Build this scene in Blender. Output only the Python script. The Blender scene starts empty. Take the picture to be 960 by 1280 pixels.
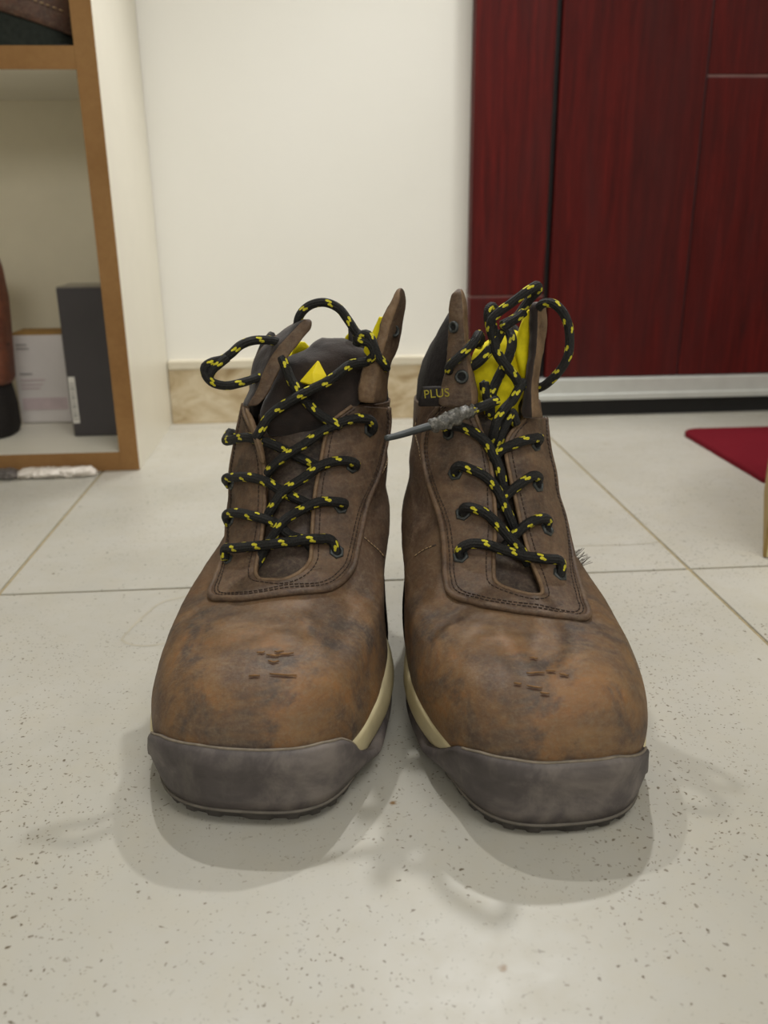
import bpy, math, random
import numpy as np
from mathutils import Vector, noise
from mathutils.bvhtree import BVHTree
random.seed(7)
COL = bpy.context.scene.collection
SC = bpy.context.scene

# ------------------------------------------------------------------ camera
F_PX, PITCH, YAW, ROLL, CAM_H = 1079.4, .3291, .0691, -.010, .28
fw = np.array([math.sin(YAW)*math.cos(PITCH), math.cos(YAW)*math.cos(PITCH), -math.sin(PITCH)])
rt = np.array([math.cos(YAW), -math.sin(YAW), 0.]); up = np.cross(rt, fw)
CR = math.cos(ROLL)*rt+math.sin(ROLL)*up; CU = -math.sin(ROLL)*rt+math.cos(ROLL)*up
CO = np.array([0, 0, CAM_H])
cd = bpy.data.cameras.new('camera'); cam = bpy.data.objects.new('camera', cd); COL.objects.link(cam)
from mathutils import Matrix
cam.matrix_world = Matrix(((CR[0], CU[0], -fw[0], CO[0]), (CR[1], CU[1], -fw[1], CO[1]), (CR[2], CU[2], -fw[2], CO[2]), (0, 0, 0, 1)))
cd.sensor_width = 36; cd.sensor_fit = 'AUTO'; cd.lens = F_PX/1280*36
cd.clip_start = .01; cd.clip_end = 50
cd.dof.use_dof = True; cd.dof.focus_distance = .47; cd.dof.aperture_fstop = 9.5
SC.camera = cam

# ------------------------------------------------------------------ world, lights, exposure
w = bpy.data.worlds.new('world'); SC.world = w; w.use_nodes = True
w.node_tree.nodes['Background'].inputs[0].default_value = (1, .97, .9, 1)
w.node_tree.nodes['Background'].inputs[1].default_value = .45
SC.view_settings.view_transform = 'Standard'; SC.view_settings.look = 'None'
SC.view_settings.gamma = 1; SC.view_settings.use_curve_mapping = False
SC.view_settings.exposure = 0.08
WARM = (1, .99, .965)
def area(name, loc, size, power, aim=None, color=WARM):
    l = bpy.data.lights.new(name, 'AREA'); l.shape = 'RECTANGLE'; l.size, l.size_y = size; l.energy = power; l.color = color
    o = bpy.data.objects.new(name, l); COL.objects.link(o); o.location = loc
    if aim is not None:
        o.rotation_euler = (Vector(aim)-Vector(loc)).to_track_quat('-Z', 'Y').to_euler()
    return o
def spot(name, loc, aim, power, angle, rad):
    l = bpy.data.lights.new(name, 'SPOT'); l.energy = power; l.spot_size = math.radians(angle); l.spot_blend = .6
    l.shadow_soft_size = rad; l.color = WARM
    o = bpy.data.objects.new(name, l); COL.objects.link(o); o.location = loc
    o.rotation_euler = (Vector(aim)-Vector(loc)).to_track_quat('-Z', 'Y').to_euler()
    return o
area('ceiling_panel_light', (.70, -.55, 2.5), (1.2, .9), 25)
area('rear_fill_light', (-.10, -1.5, 1.25), (.8, .5), 8, aim=(-.25, 1.1, .2))  # unseen fill added behind the camera to brighten the cabinet interior
spot('wall_lamp_right', (.28, 1.13, 1.06), (.03, .62, 0), 21, 92, .016)
spot('wall_lamp_left', (-.19, 1.05, 1.28), (.03, .62, 0), 21, 78, .018)

# ------------------------------------------------------------------ projection helpers (pixel of the 960x1280 frame -> point at a real depth)
def proj(P):
    d = np.asarray(P, float)-CO; z = d@fw
    return np.stack([480+F_PX*(d@CR)/z, 640-F_PX*(d@CU)/z], -1)
def ray(a, b): return fw+CR*(a-480)/F_PX-CU*(b-640)/F_PX
def pY(a, b, Y):
    d = ray(a, b); return CO+d*(Y/d[1])
def pz(a, b, z):
    d = ray(a, b); return CO+d*((z-CAM_H)/d[2])

# ------------------------------------------------------------------ materials
def lin(r, g, b):
    f = lambda c: ((c/255+.055)/1.055)**2.4 if c/255 > .04045 else c/255/12.92
    return (f(r), f(g), f(b), 1)
class M:
    def __init__(s, name):
        s.m = bpy.data.materials.new(name); s.m.use_nodes = True; s.t = s.m.node_tree; s.n = s.t.nodes
        s.b = s.n['Principled BSDF']; s.out = s.n['Material Output']
    def node(s, t, **k):
        o = s.n.new(t)
        for a, v in k.items(): setattr(o, a, v)
        return o
    def link(s, a, b): s.t.links.new(a, b)
    def coord(s, kind='Object'):
        if not hasattr(s, 'tc'): s.tc = s.node('ShaderNodeTexCoord')
        return s.tc.outputs[kind]
    def scaled(s, sc, kind='Object'):
        mp = s.node('ShaderNodeMapping'); mp.inputs['Scale'].default_value = sc
        s.link(s.coord(kind), mp.inputs[0]); return mp.outputs[0]
    def noise(s, scale, detail=4, rough=.55, vec=None, dist=0):
        t = s.node('ShaderNodeTexNoise'); t.inputs['Scale'].default_value = scale; t.inputs['Detail'].default_value = detail
        t.inputs['Roughness'].default_value = rough; t.inputs['Distortion'].default_value = dist
        s.link(vec if vec is not None else s.coord(), t.inputs['Vector']); return t.outputs['Fac']
    def ramp(s, fac, stops, const=False):
        r = s.node('ShaderNodeValToRGB'); e = r.color_ramp.elements
        if const: r.color_ramp.interpolation = 'CONSTANT'
        while len(e) < len(stops): e.new(.5)
        for i, (p, c) in enumerate(stops):
            e[i].position = p; e[i].color = c if isinstance(c, tuple) else (c, c, c, 1)
        s.link(fac, r.inputs[0]); return r.outputs[0]
    def math(s, op, a, b=None, c=None):
        m = s.node('ShaderNodeMath', operation=op)
        for i, x in enumerate((a, b, c)):
            if x is None: continue
            if isinstance(x, (int, float)): m.inputs[i].default_value = x
            else: s.link(x, m.inputs[i])
        return m.outputs[0]
    def mix(s, fac, a, b, mode='MIX'):
        m = s.node('ShaderNodeMix', data_type='RGBA', blend_type=mode)
        for sock, x in ((m.inputs[0], fac), (m.inputs[6], a), (m.inputs[7], b)):
            if isinstance(x, (int, float)): sock.default_value = x
            elif isinstance(x, tuple): sock.default_value = x
            else: s.link(x, sock)
        return m.outputs[2]
    def col(s, c):
        if isinstance(c, tuple): s.b.inputs['Base Color'].default_value = c
        else: s.link(c, s.b.inputs['Base Color'])
        return s
    def rough(s, r):
        if isinstance(r, (int, float)): s.b.inputs['Roughness'].default_value = r
        else: s.link(r, s.b.inputs['Roughness'])
        return s
    def spec(s, v): s.b.inputs['Specular IOR Level'].default_value = v; return s
    def metal(s, v): s.b.inputs['Metallic'].default_value = v; return s
    def bump(s, h, dist=.001, strength=1):
        b = s.node('ShaderNodeBump'); b.inputs['Distance'].default_value = dist; b.inputs['Strength'].default_value = strength
        s.link(h, b.inputs['Height'])
        if getattr(s, 'lastb', None): s.link(s.lastb.outputs[0], b.inputs['Normal'])
        s.lastb = b; s.link(b.outputs[0], s.b.inputs['Normal']); return s
def plain(name, rgb, rough=.5, nscale=60, amt=.12, bump=.0002, spec=.4, metal=0):
    m = M(name); c = lin(*rgb); d = tuple(x*(1-amt) for x in c[:3])+(1,); l = tuple(min(1, x*(1+amt)) for x in c[:3])+(1,)
    n = m.noise(nscale); m.col(m.ramp(n, [(.3, d), (.7, l)])).rough(rough).spec(spec).metal(metal)
    if bump: m.bump(n, bump)
    return m.m

def leather(name, base, dark, light, toe=True, scale=1.0):
    m = M(name)
    big = m.noise(22*scale, 5, .6, dist=.6); mid = m.noise(70*scale, 6, .7); fine = m.noise(420, 5, .7)
    c = m.ramp(big, [(.32, lin(*dark)), (.5, lin(*base)), (.68, lin(*light))])
    c = m.mix(.4, c, m.ramp(mid, [(.35, lin(*dark)), (.65, lin(*light))]))
    if toe:
        at = m.node('ShaderNodeAttribute', attribute_name='wear')
        f = at.outputs['Fac']
        o = m.noise(30, 5, .65, m.scaled((.9, .9, 1.5)), .35)
        tc = m.ramp(o, [(.28, lin(72, 58, 52)), (.40, lin(92, 70, 52)), (.52, lin(110, 82, 54)), (.63, lin(122, 86, 52)), (.73, lin(134, 88, 46)), (.85, lin(128, 104, 76))])
        dk = m.ramp(m.noise(26, 4, .7, m.scaled((1, 1.3, 1.1)), .5), [(.46, 0.), (.62, .85)])
        tc = m.mix(dk, tc, lin(65, 57, 53))
        strk = m.ramp(m.noise(90, 4, .7, m.scaled((.25, 1, 1))), [(.5, 0.), (.75, .45)])
        tc = m.mix(strk, tc, lin(134, 106, 72))
        c = m.mix(f, c, tc)
    # dusty fine scuff
    c = m.mix(m.ramp(fine, [(.45, 0.), (.75, .4)]), c, lin(123, 110, 89))
    scr = m.noise(160, 5, .75, m.scaled((.35, .35, 1.6)), 1.5)
    c = m.mix(m.ramp(scr, [(.56, 0.), (.74, .4)]), c, lin(129, 113, 91)); c = m.mix(m.ramp(scr, [(.24, .5), (.40, 0.)]), c, lin(51, 41, 34))
    m.col(c).rough(m.ramp(mid, [(.3, .5), (.7, .72)])).spec(.35)
    m.bump(mid, .0008, .5).bump(fine, .00035, .6)
    v = m.node('ShaderNodeTexVoronoi'); v.inputs['Scale'].default_value = 700; m.link(m.coord(), v.inputs['Vector'])
    m.bump(v.outputs['Distance'], .0002, .4)
    return m.m

MAT = {}
MAT['leather'] = leather('worn brown leather', (82, 62, 49), (56, 43, 36), (108, 84, 62))
MAT['panel'] = leather('brown facing leather', (84, 64, 51), (54, 42, 36), (118, 93, 70), toe=False, scale=1.6)
MAT['flap'] = leather('brown flap leather', (80, 61, 48), (54, 41, 34), (106, 84, 63), toe=False, scale=2)
MAT['edge'] = leather('raw leather edge', (112, 88, 65), (80, 61, 46), (136, 110, 82), toe=False, scale=3)
def dark_suede():
    m = M('dark brown suede'); n = m.noise(60, 5, .6); f = m.noise(900, 3)
    m.col(m.ramp(n, [(.3, lin(30, 24, 22)), (.7, lin(52, 42, 37))])).rough(.85).spec(.2)
    m.b.inputs['Sheen Weight'].default_value = .25; m.b.inputs['Sheen Roughness'].default_value = .5
    m.bump(f, .0003, .7).bump(n, .001, .4); return m.m
MAT['suede'] = dark_suede()
MAT['padding'] = plain('black padded lining', (36, 32, 31), .8, 300, .3, .0004, .3)
MAT['yellow'] = plain('yellow lining', (222, 206, 20), .75, 260, .10, .0003, .25)
MAT['tab'] = plain('yellow tab', (236, 214, 28), .5, 120, .06, .0001, .4)
MAT['print'] = plain('yellow print', (150, 140, 40), .7, 200, .1, 0)
def rubber():
    m = M('grey toe rubber'); a = m.noise(28, 5, .65, dist=.4); f = m.noise(500, 4, .7); v = m.noise(60, 5, .7, m.scaled((1, 1, .25)))
    c = m.ramp(a, [(.3, lin(66, 61, 60)), (.5, lin(84, 78, 77)), (.68, lin(118, 110, 105))])
    c = m.mix(m.ramp(v, [(.5, 0.), (.75, .4)]), c, lin(126, 119, 110))
    m.col(c).rough(.62).spec(.35).bump(f, .0002, .6).bump(a, .0008, .3); return m.m
MAT['rubber'] = rubber()
MAT['outsole'] = plain('dark outsole rubber', (74, 70, 67), .7, 90, .25, .0005, .3)
MAT['rimdust'] = plain('dusty guard rim', (122, 112, 98), .8, 200, .25, 0)
MAT['welt'] = plain('dusty rubber edge', (96, 90, 82), .7, 120, .2, .0003, .3)
MAT['cream'] = plain('cream midsole foam', (190, 178, 142), .45, 70, .10, .0002, .4)
MAT['thread'] = plain('dark brown stitching', (58, 45, 36), .7, 200, .2, 0)
MAT['palethread'] = plain('pale stitching', (160, 134, 98), .7, 200, .2, 0)
MAT['eyelet'] = plain('dark grey metal eyelet', (62, 65, 64), .45, 200, .25, .0002, .5, .4)
MAT['hole'] = plain('eyelet hole', (16, 15, 15), .8, 200, .1, 0)
MAT['tongue'] = leather('dark tongue leather', (60, 48, 41), (40, 33, 30), (78, 62, 52), toe=False, scale=2)
MAT['counter'] = leather('dark heel counter leather', (50, 41, 36), (34, 28, 26), (66, 54, 46), toe=False, scale=1.5)
def lace_mat():
    m = M('black and yellow braided cord')
    sep = m.node('ShaderNodeSeparateXYZ'); m.link(m.coord('UV'), sep.inputs[0]); U, V = sep.outputs[0], sep.outputs[1]
    v3 = m.math('MULTIPLY', V, 3.0); row = m.math('FLOOR', v3); vf = m.math('FRACT', v3)
    uf = m.math('FRACT', m.math('MULTIPLY_ADD', row, .37, U))
    def blob(cu, cv, ru, rv):
        a = m.math('DIVIDE', m.math('SUBTRACT', uf, cu), ru); b = m.math('DIVIDE', m.math('SUBTRACT', vf, cv), rv)
        d = m.math('ADD', m.math('MULTIPLY', a, a), m.math('MULTIPLY', b, b))
        return m.math('LESS_THAN', d, 1.0)
    k = None
    for q in ((.40, .30, .08, .155), (.49, .38, .06, .13), (.50, .68, .08, .155), (.59, .77, .055, .12)):
        x = blob(*q); k = x if k is None else m.math('MAXIMUM', k, x)
    n = m.noise(900, 3)
    base = m.ramp(n, [(.3, lin(24, 24, 24)), (.7, lin(46, 45, 43))])
    m.col(m.mix(k, base, m.ramp(n, [(.3, lin(196, 184, 30)), (.7, lin(232, 222, 70))]))).rough(.7).spec(.3)
    # braid relief
    a = m.math('SINE', m.math('MULTIPLY_ADD', U, 88.0, m.math('MULTIPLY', V, 31.416)))
    b = m.math('SINE', m.math('MULTIPLY_ADD', U, 88.0, m.math('MULTIPLY', V, -31.416)))
    m.bump(m.math('MULTIPLY', a, b), .0004, .8); return m.m
MAT['lace'] = lace_mat()
MAT['aglet'] = plain('dark grey plastic lace tip', (50, 55, 56), .35, 200, .15, 0, .5)
def tape_mat():
    m = M('frayed clear tape'); n = m.noise(380, 5, .75)
    m.col(m.ramp(n, [(.35, lin(48, 48, 44)), (.52, lin(92, 90, 84)), (.72, lin(164, 160, 152))])).rough(.35).bump(n, .0008, .8); return m.m
MAT['tape'] = tape_mat()

# ------------------------------------------------------------------ mesh helpers
def new_mesh(name, verts, faces, mat, parent=None, origin=None, smooth=True, uvs=None):
    v = np.asarray(verts, float)
    if parent is not None and origin is None:
        origin = np.array(ORG.get(parent.name, (0, 0, 0)))
    if origin is None: origin = np.zeros(3)
    me = bpy.data.meshes.new(name); me.from_pydata((v-origin).tolist(), [], [tuple(int(i) for i in f) for f in faces])
    if uvs is not None:
        l = me.uv_layers.new(name='UVMap'); idx = np.zeros(len(me.loops), int); me.loops.foreach_get('vertex_index', idx)
        if callable(uvs): u = uvs(idx)
        else: u = np.asarray(uvs)[idx]
        l.data.foreach_set('uv', np.asarray(u, float).ravel())
    me.polygons.foreach_set('use_smooth', [smooth]*len(me.polygons))
    if isinstance(mat, (list, tuple)):
        for q in mat: me.materials.append(q)
    else: me.materials.append(mat)
    me.update()
    o = bpy.data.objects.new(name, me); COL.objects.link(o)
    if parent is not None: o.parent = parent
    ORG[o.name] = tuple(origin)
    if parent is None: o.location = origin
    return o
ORG = {}
def thing(name, loc, label, cat, group=None):
    o = bpy.data.objects.new(name, None); COL.objects.link(o); o.location = loc; o['label'] = label; o['category'] = cat
    if group: o['group'] = group
    ORG[o.name] = tuple(loc); return o
def grid_faces(nr, nc, wrap=False, flip=False):
    f = []
    for i in range(nr-1):
        for j in range(nc if wrap else nc-1):
            a, b = i*nc+j, i*nc+(j+1) % nc; q = (a, b, b+nc, a+nc); f.append(q[::-1] if flip else q)
    return f
def box_data(x0, x1, y0, y1, z0, z1):
    v = [(x, y, z) for x in (x0, x1) for y in (y0, y1) for z in (z0, z1)]
    return v, [(0, 1, 3, 2), (4, 6, 7, 5), (0, 4, 5, 1), (2, 3, 7, 6), (0, 2, 6, 4), (1, 5, 7, 3)]
def box(name, x0, x1, y0, y1, z0, z1, mat, parent=None, bevel=.001, seg=2, origin=None):
    v, f = box_data(x0, x1, y0, y1, z0, z1)
    if parent is None and origin is None: origin = np.array(((x0+x1)/2, (y0+y1)/2, z0))
    o = new_mesh(name, v, f, mat, parent, origin, smooth=False)
    if bevel:
        b = o.modifiers.new('bevel', 'BEVEL'); b.width = bevel; b.segments = seg
    return o
def cr(xs, ys, x):
    xs = np.asarray(xs, float); ys = np.asarray(ys, float); e = (1,)*(ys.ndim-1)
    h = (xs[1:]-xs[:-1]).reshape((-1,)+e); d = (ys[1:]-ys[:-1])/h
    m = np.zeros_like(ys); m[1:-1] = (d[:-1]*h[1:]+d[1:]*h[:-1])/(h[1:]+h[:-1]); m[0] = d[0]; m[-1] = d[-1]
    x = np.asarray(x, float); i = np.clip(np.searchsorted(xs, x)-1, 0, len(xs)-2)
    hh = xs[i+1]-xs[i]; t = ((x-xs[i])/hh); t = t.reshape(t.shape+e); hh = hh.reshape(t.shape)
    return ys[i]*(1+2*t)*(1-t)**2+m[i]*hh*t*(1-t)**2+ys[i+1]*t*t*(3-2*t)+m[i+1]*hh*t*t*(t-1)
def smooth_path(P, step):
    P = np.asarray(P, float); d = np.r_[0, np.cumsum(np.linalg.norm(np.diff(P, axis=0), axis=1))]
    k = np.r_[True, np.diff(d) > 1e-6]; P, d = P[k], d[k]
    n = max(4, int(d[-1]/step)); return cr(d, P, np.linspace(0, d[-1], n))
def tube_data(P, r, seg=12, taper=None):
    P = np.asarray(P, float); n = len(P); T = np.gradient(P, axis=0); T /= np.linalg.norm(T, axis=1)[:, None]+1e-12
    N = np.cross(T[0], (0.1, .2, 1.)); N /= np.linalg.norm(N); V = []; L = np.r_[0, np.cumsum(np.linalg.norm(np.diff(P, axis=0), axis=1))]
    a = np.linspace(0, 2*np.pi, seg, endpoint=False); rr = np.broadcast_to(r, (n,)).astype(float).copy()
    for i in range(n):
        N = N-T[i]*(N@T[i]); N /= np.linalg.norm(N)+1e-12; B = np.cross(T[i], N)
        V.append(P[i]+rr[i]*(np.cos(a)[:, None]*N+np.sin(a)[:, None]*B))
    V = np.concatenate(V); F = grid_faces(n, seg, wrap=True, flip=True)
    V = np.vstack([V, P[0]-T[0]*rr[0]*.5, P[-1]+T[-1]*rr[-1]*.5]); s, e = n*seg, n*seg+1
    for j in range(seg):
        F.append((s, j, (j+1) % seg)); F.append((e, (n-1)*seg+(j+1) % seg, (n-1)*seg+j))
    return V, F, L
def tubes(name, paths, r, mat, parent, seg=12, step=.0016, period=.0155):
    VV, FF, UU = [], [], []; o = 0
    for q, P in enumerate(paths):
        rr = r
        P = smooth_path(P, step); V, F, L = tube_data(P, rr, seg)
        n = len(P)
        for f in F:
            FF.append(tuple(i+o for i in f))
            for i in f:
                if i < n*seg:
                    j = i % seg; k = i//seg; v = j/seg
                    if j == 0 and any((x % seg) == seg-1 and x < n*seg for x in f): v = 1.0
                    UU.append((L[k]/period+q*.43, v))
                else: UU.append((q*.43, .05))
        VV.append(V); o += len(V)
    return new_mesh(name, np.vstack(VV), FF, mat, parent, uvs=lambda idx: np.array(UU))
def sheet(name, G, T, mat, parent, edge=None, sub=0):
    """closed slab from front grid G (r,c,3) and back grid T"""
    nr, nc = G.shape[:2]; V = np.vstack([G.reshape(-1, 3), T.reshape(-1, 3)]); o = nr*nc
    F = grid_faces(nr, nc); F += [tuple(i+o for i in f)[::-1] for f in grid_faces(nr, nc)]
    per = [j for j in range(nc)]+[i*nc+nc-1 for i in range(1, nr)]+[(nr-1)*nc+j for j in range(nc-2, -1, -1)]+[i*nc for i in range(nr-2, 0, -1)]
    k0 = len(F)
    for a, b in zip(per, per[1:]+per[:1]): F.append((b, a, a+o, b+o))
    ob = new_mesh(name, V, F, [mat, edge] if edge else mat, parent)
    if edge:
        for p in ob.data.polygons[k0:]: p.material_index = 1
    if sub:
        s = ob.modifiers.new('sub', 'SUBSURF'); s.levels = s.render_levels = sub
    return ob
def nz(p, s, amp=1.):
    return noise.noise(Vector((p[0]*s, p[1]*s, p[2]*s)))*amp

# ================================================================== SETTING
# ---- floor of tiles
def tile_mat():
    m = M('pale stone floor tile'); tc = m.node('ShaderNodeNewGeometry'); pos = tc.outputs['Position']
    a = m.noise(5, 5, .6, pos, .3); b = m.noise(38, 6, .7, pos); f = m.noise(260, 4, .7, pos)
    c = m.ramp(a, [(.3, lin(164, 161, 150)), (.7, lin(181, 178, 169))])
    c = m.mix(m.ramp(b, [(.42, 0.), (.72, .35)]), c, lin(172, 164, 144))
    # small dark specks and brown dirt spots
    def specks(scale, lo, hi, mask_scale, mlo, mhi, rgb, c):
        v = m.node('ShaderNodeTexVoronoi'); v.inputs['Scale'].default_value = scale
        wv = m.node('ShaderNodeVectorMath', operation='MULTIPLY_ADD'); nn = m.node('ShaderNodeTexNoise'); nn.inputs['Scale'].default_value = 150; m.link(pos, nn.inputs['Vector'])
        m.link(nn.outputs['Color'], wv.inputs[0]); wv.inputs[1].default_value = (.008, .008, .008); m.link(pos, wv.inputs[2]); m.link(wv.outputs[0], v.inputs['Vector'])
        s1 = m.ramp(v.outputs['Distance'], [(lo, 1.), (hi, 0.)])
        sepc = m.node('ShaderNodeSeparateColor'); m.link(v.outputs['Color'], sepc.inputs[0])
        s2 = m.ramp(sepc.outputs[0], [(mlo, 0.), (mhi, 1.)])
        s3 = m.ramp(m.noise(mask_scale, 3, .5, pos), [(.42, 0.15), (.58, 1.)])
        return m.mix(m.math('MULTIPLY', m.math('MULTIPLY', s1, s2), s3), c, lin(*rgb))
    c = specks(430, .12, .30, 7, .46, .62, (98, 88, 70), c)
    c = specks(230, .10, .24, 9, .60, .70, (92, 80, 62), c)
    c = specks(105, .05, .13, 8, .66, .74, (80, 68, 52), c)
    c = specks(30, .03, .09, 4, .80, .84, (124, 96, 60), c)
    m.col(c).rough(m.ramp(b, [(.3, .34), (.7, .44)])).spec(.36).bump(f, .00015, .3).bump(a, .0006, .2)
    return m.m
MT = tile_mat()
MG = plain('brown grey grout', (150, 138, 110), .9, 200, .2, .0006, .2)
RX0, RX1, RY0, RY1, RZ = -1.386, 1.986, -1.6, 1.25, 2.6
TX0, TY0, TS, GAP = -.2624, .6466, .562, .0032
fl = new_mesh('floor', *box_data(RX0-.1, RX1+.1, RY0-.1, RY1+.1, -.05, -.0016), MG, smooth=False); fl['kind'] = 'structure'
for i in range(-3, 5):
    for j in range(-5, 3):
        x0, x1 = TX0+i*TS+GAP/2, TX0+(i+1)*TS-GAP/2; y0, y1 = TY0+j*TS+GAP/2, TY0+(j+1)*TS-GAP/2
        x0, x1, y0, y1 = max(x0, RX0), min(x1, RX1), max(y0, RY0), min(y1, RY1)
        if x1-x0 < .01 or y1-y0 < .01: continue
        box('tile', x0, x1, y0, y1, -.012, 0, MT, fl, bevel=.0008, seg=2, origin=np.zeros(3))
# hairline crack in the tile at the right and a faint drip mark at the left, flat marks on the tiles
def flat_line(name, pts, wdt, mat, z=.0002, parent=fl):
    P = smooth_path([pz(a, b, 0) for a, b in pts], .006); T = np.gradient(P, axis=0); N = np.stack([-T[:, 1], T[:, 0], 0*T[:, 0]], 1); N /= np.linalg.norm(N, axis=1)[:, None]
    k = np.array([.6+.5*abs(noise.noise(Vector(tuple(p*60)))) for p in P])[:, None]
    V = np.vstack([P-N*wdt*k/2+[0, 0, z], P+N*wdt*k/2+[0, 0, z]]); n = len(P)
    return new_mesh(name, V, [(i, i+1, n+i+1, n+i) for i in range(n-1)], mat, parent, origin=np.zeros(3))
flat_line('crack', [(712, 683), (750, 682), (790, 681), (826, 678)], .0009, plain('crack line', (160, 150, 130), .9))
flat_line('stain', [(236, 745), (205, 752), (180, 770), (160, 790), (152, 800), (165, 806), (190, 807), (215, 802)], .0035, plain('faint water mark', (172, 166, 150), .4), z=.00012)

# ---- walls and ceiling
def wall_mat():
    m = M('off white wall paint'); n = m.noise(90, 4); b = m.noise(3, 3)
    m.col(m.ramp(b, [(.3, lin(229, 227, 219)), (.7, lin(233, 231, 224))])).rough(.55).spec(.3).bump(n, .0004, .25); return m.m
MW = wall_mat()
def struct(o): o['kind'] = 'structure'; return o
struct(new_mesh('wall_back', *box_data(RX0-.1, RX1+.1, RY1, RY1+.1, 0, RZ), MW, smooth=False))
struct(new_mesh('wall_left', *box_data(RX0-.1, RX0, RY0-.1, RY1, 0, RZ), MW, smooth=False))
struct(new_mesh('wall_right', *box_data(RX1, RX1+.1, RY0-.1, RY1, 0, RZ), MW, smooth=False))
struct(new_mesh('wall_front', *box_data(RX0-.1, RX1+.1, RY0-.1, RY0, 0, RZ), MW, smooth=False))
struct(new_mesh('ceiling', *box_data(RX0-.1, RX1+.1, RY0-.1, RY1+.1, RZ, RZ+.08), MW, smooth=False))
# ---- stone skirting
def marble():
    m = M('beige stone skirting'); a = m.noise(14, 6, .65, m.scaled((1, 1, 2.2)), 1.2); b = m.noise(60, 5, .7)
    c = m.ramp(a, [(.3, lin(150, 128, 92)), (.46, lin(184, 166, 134)), (.66, lin(208, 196, 170))])
    m.col(m.mix(m.ramp(b, [(.55, 0.), (.8, .5)]), c, lin(150, 128, 94))).rough(.35).spec(.4); return m.m
bb = struct(new_mesh('baseboard_back', *box_data(-.2185, .207, RY1-.010, RY1, 0, .078), marble(), smooth=False))
box('cap_strip', -.2185, .207, RY1-.012, RY1, .078, .091, plain('pale stone cap', (206, 198, 178), .4, 30, .08), bb, .002, origin=np.zeros(3))
box('joint_line', -.2185, .207, RY1-.0115, RY1-.009, .0, .0022, plain('dirty skirting joint', (176, 160, 130), .9), bb, 0, origin=np.zeros(3))
bbl = struct(new_mesh('baseboard_left', *box_data(RX0, RX0+.01, RY0, RY1-.3, 0, .09), bb.data.materials[0], smooth=False))

# ---- door
def wood():
    m = M('dark red mahogany'); g = m.noise(12, 6, .7, m.scaled((9, 9, .5)), .5); l = m.noise(4, 4, .6, m.scaled((3, 3, .7)), .4); f = m.noise(60, 4, .7, m.scaled((10, 10, .8)))
    c = m.ramp(g, [(.3, lin(56, 14, 13)), (.5, lin(80, 18, 16)), (.7, lin(98, 24, 21))])
    c = m.mix(m.ramp(l, [(.42, 0.), (.66, .55)]), c, lin(66, 32, 32)); c = m.mix(m.ramp(f, [(.5, 0.), (.8, .4)]), c, lin(44, 16, 16))
    m.col(c).rough(.5).spec(.15).bump(f, .0002, .4); return m.m
MD = wood(); MBK = plain('black rubber seal', (17, 16, 17), .5, 100, .2, 0)
dr = struct(bpy.data.objects.new('door_1', None)); COL.objects.link(dr); ORG['door_1'] = (0, 0, 0)
DX0, DX1 = .2075, .3185; DZ = 2.1; ZB = .056
box('door_backing', .2085, 1.42, 1.243, 1.262, .05, DZ, MBK, dr, 0, origin=np.zeros(3))
box('door_frame', DX0, .3115, 1.222, 1.26, .1745, DZ, MD, dr, .0016, origin=np.zeros(3))
box('plinth_block', DX0, .3115, 1.222, 1.26, ZB, .1725, MD, dr, .0016, origin=np.zeros(3))
LY = 1.232
box('door_stile', .3215, .5180, LY, 1.26, ZB, DZ, MD, dr, .0016, origin=np.zeros(3))
box('door_panel', .5205, 1.10, LY, 1.26, ZB, .4515, MD, dr, .0016, origin=np.zeros(3))
box('door_panel', .5205, 1.10, LY, 1.26, .4545, 1.30, MD, dr, .0016, origin=np.zeros(3))
box('door_panel', .5205, 1.10, LY, 1.26, 1.303, DZ, MD, dr, .0016, origin=np.zeros(3))
MGR = plain('dusty groove highlight', (124, 92, 88), .5, 40, .15, 0)  # dusty strips, light caught by the groove edges put into their pale colour
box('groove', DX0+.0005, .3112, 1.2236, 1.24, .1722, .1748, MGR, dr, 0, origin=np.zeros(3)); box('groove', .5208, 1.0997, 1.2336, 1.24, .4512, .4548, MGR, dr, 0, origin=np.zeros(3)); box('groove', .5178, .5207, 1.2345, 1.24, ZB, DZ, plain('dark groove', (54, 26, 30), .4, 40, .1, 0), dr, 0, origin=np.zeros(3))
box('door_stile', 1.1025, 1.30, LY, 1.26, ZB, DZ, MD, dr, .0016, origin=np.zeros(3))
box('door_frame', 1.31, 1.42, 1.222, 1.26, ZB, DZ, MD, dr, .0016, origin=np.zeros(3))
MAL = plain('brushed aluminium sill', (196, 198, 194), .35, 40, .05, .0001, .5, .25)
sill = box('door_sill', DX0, 1.42, 1.222, 1.262, .0245, .0555, MAL, dr, .0015, origin=np.zeros(3))
box('sill_ridge', DX0, 1.42, 1.2185, 1.224, .0245, .034, MAL, sill, .0015, origin=np.zeros(3))
box('sill_gap', DX0, 1.42, 1.230, 1.262, .0, .0245, MBK, dr, 0, origin=np.zeros(3))

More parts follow.
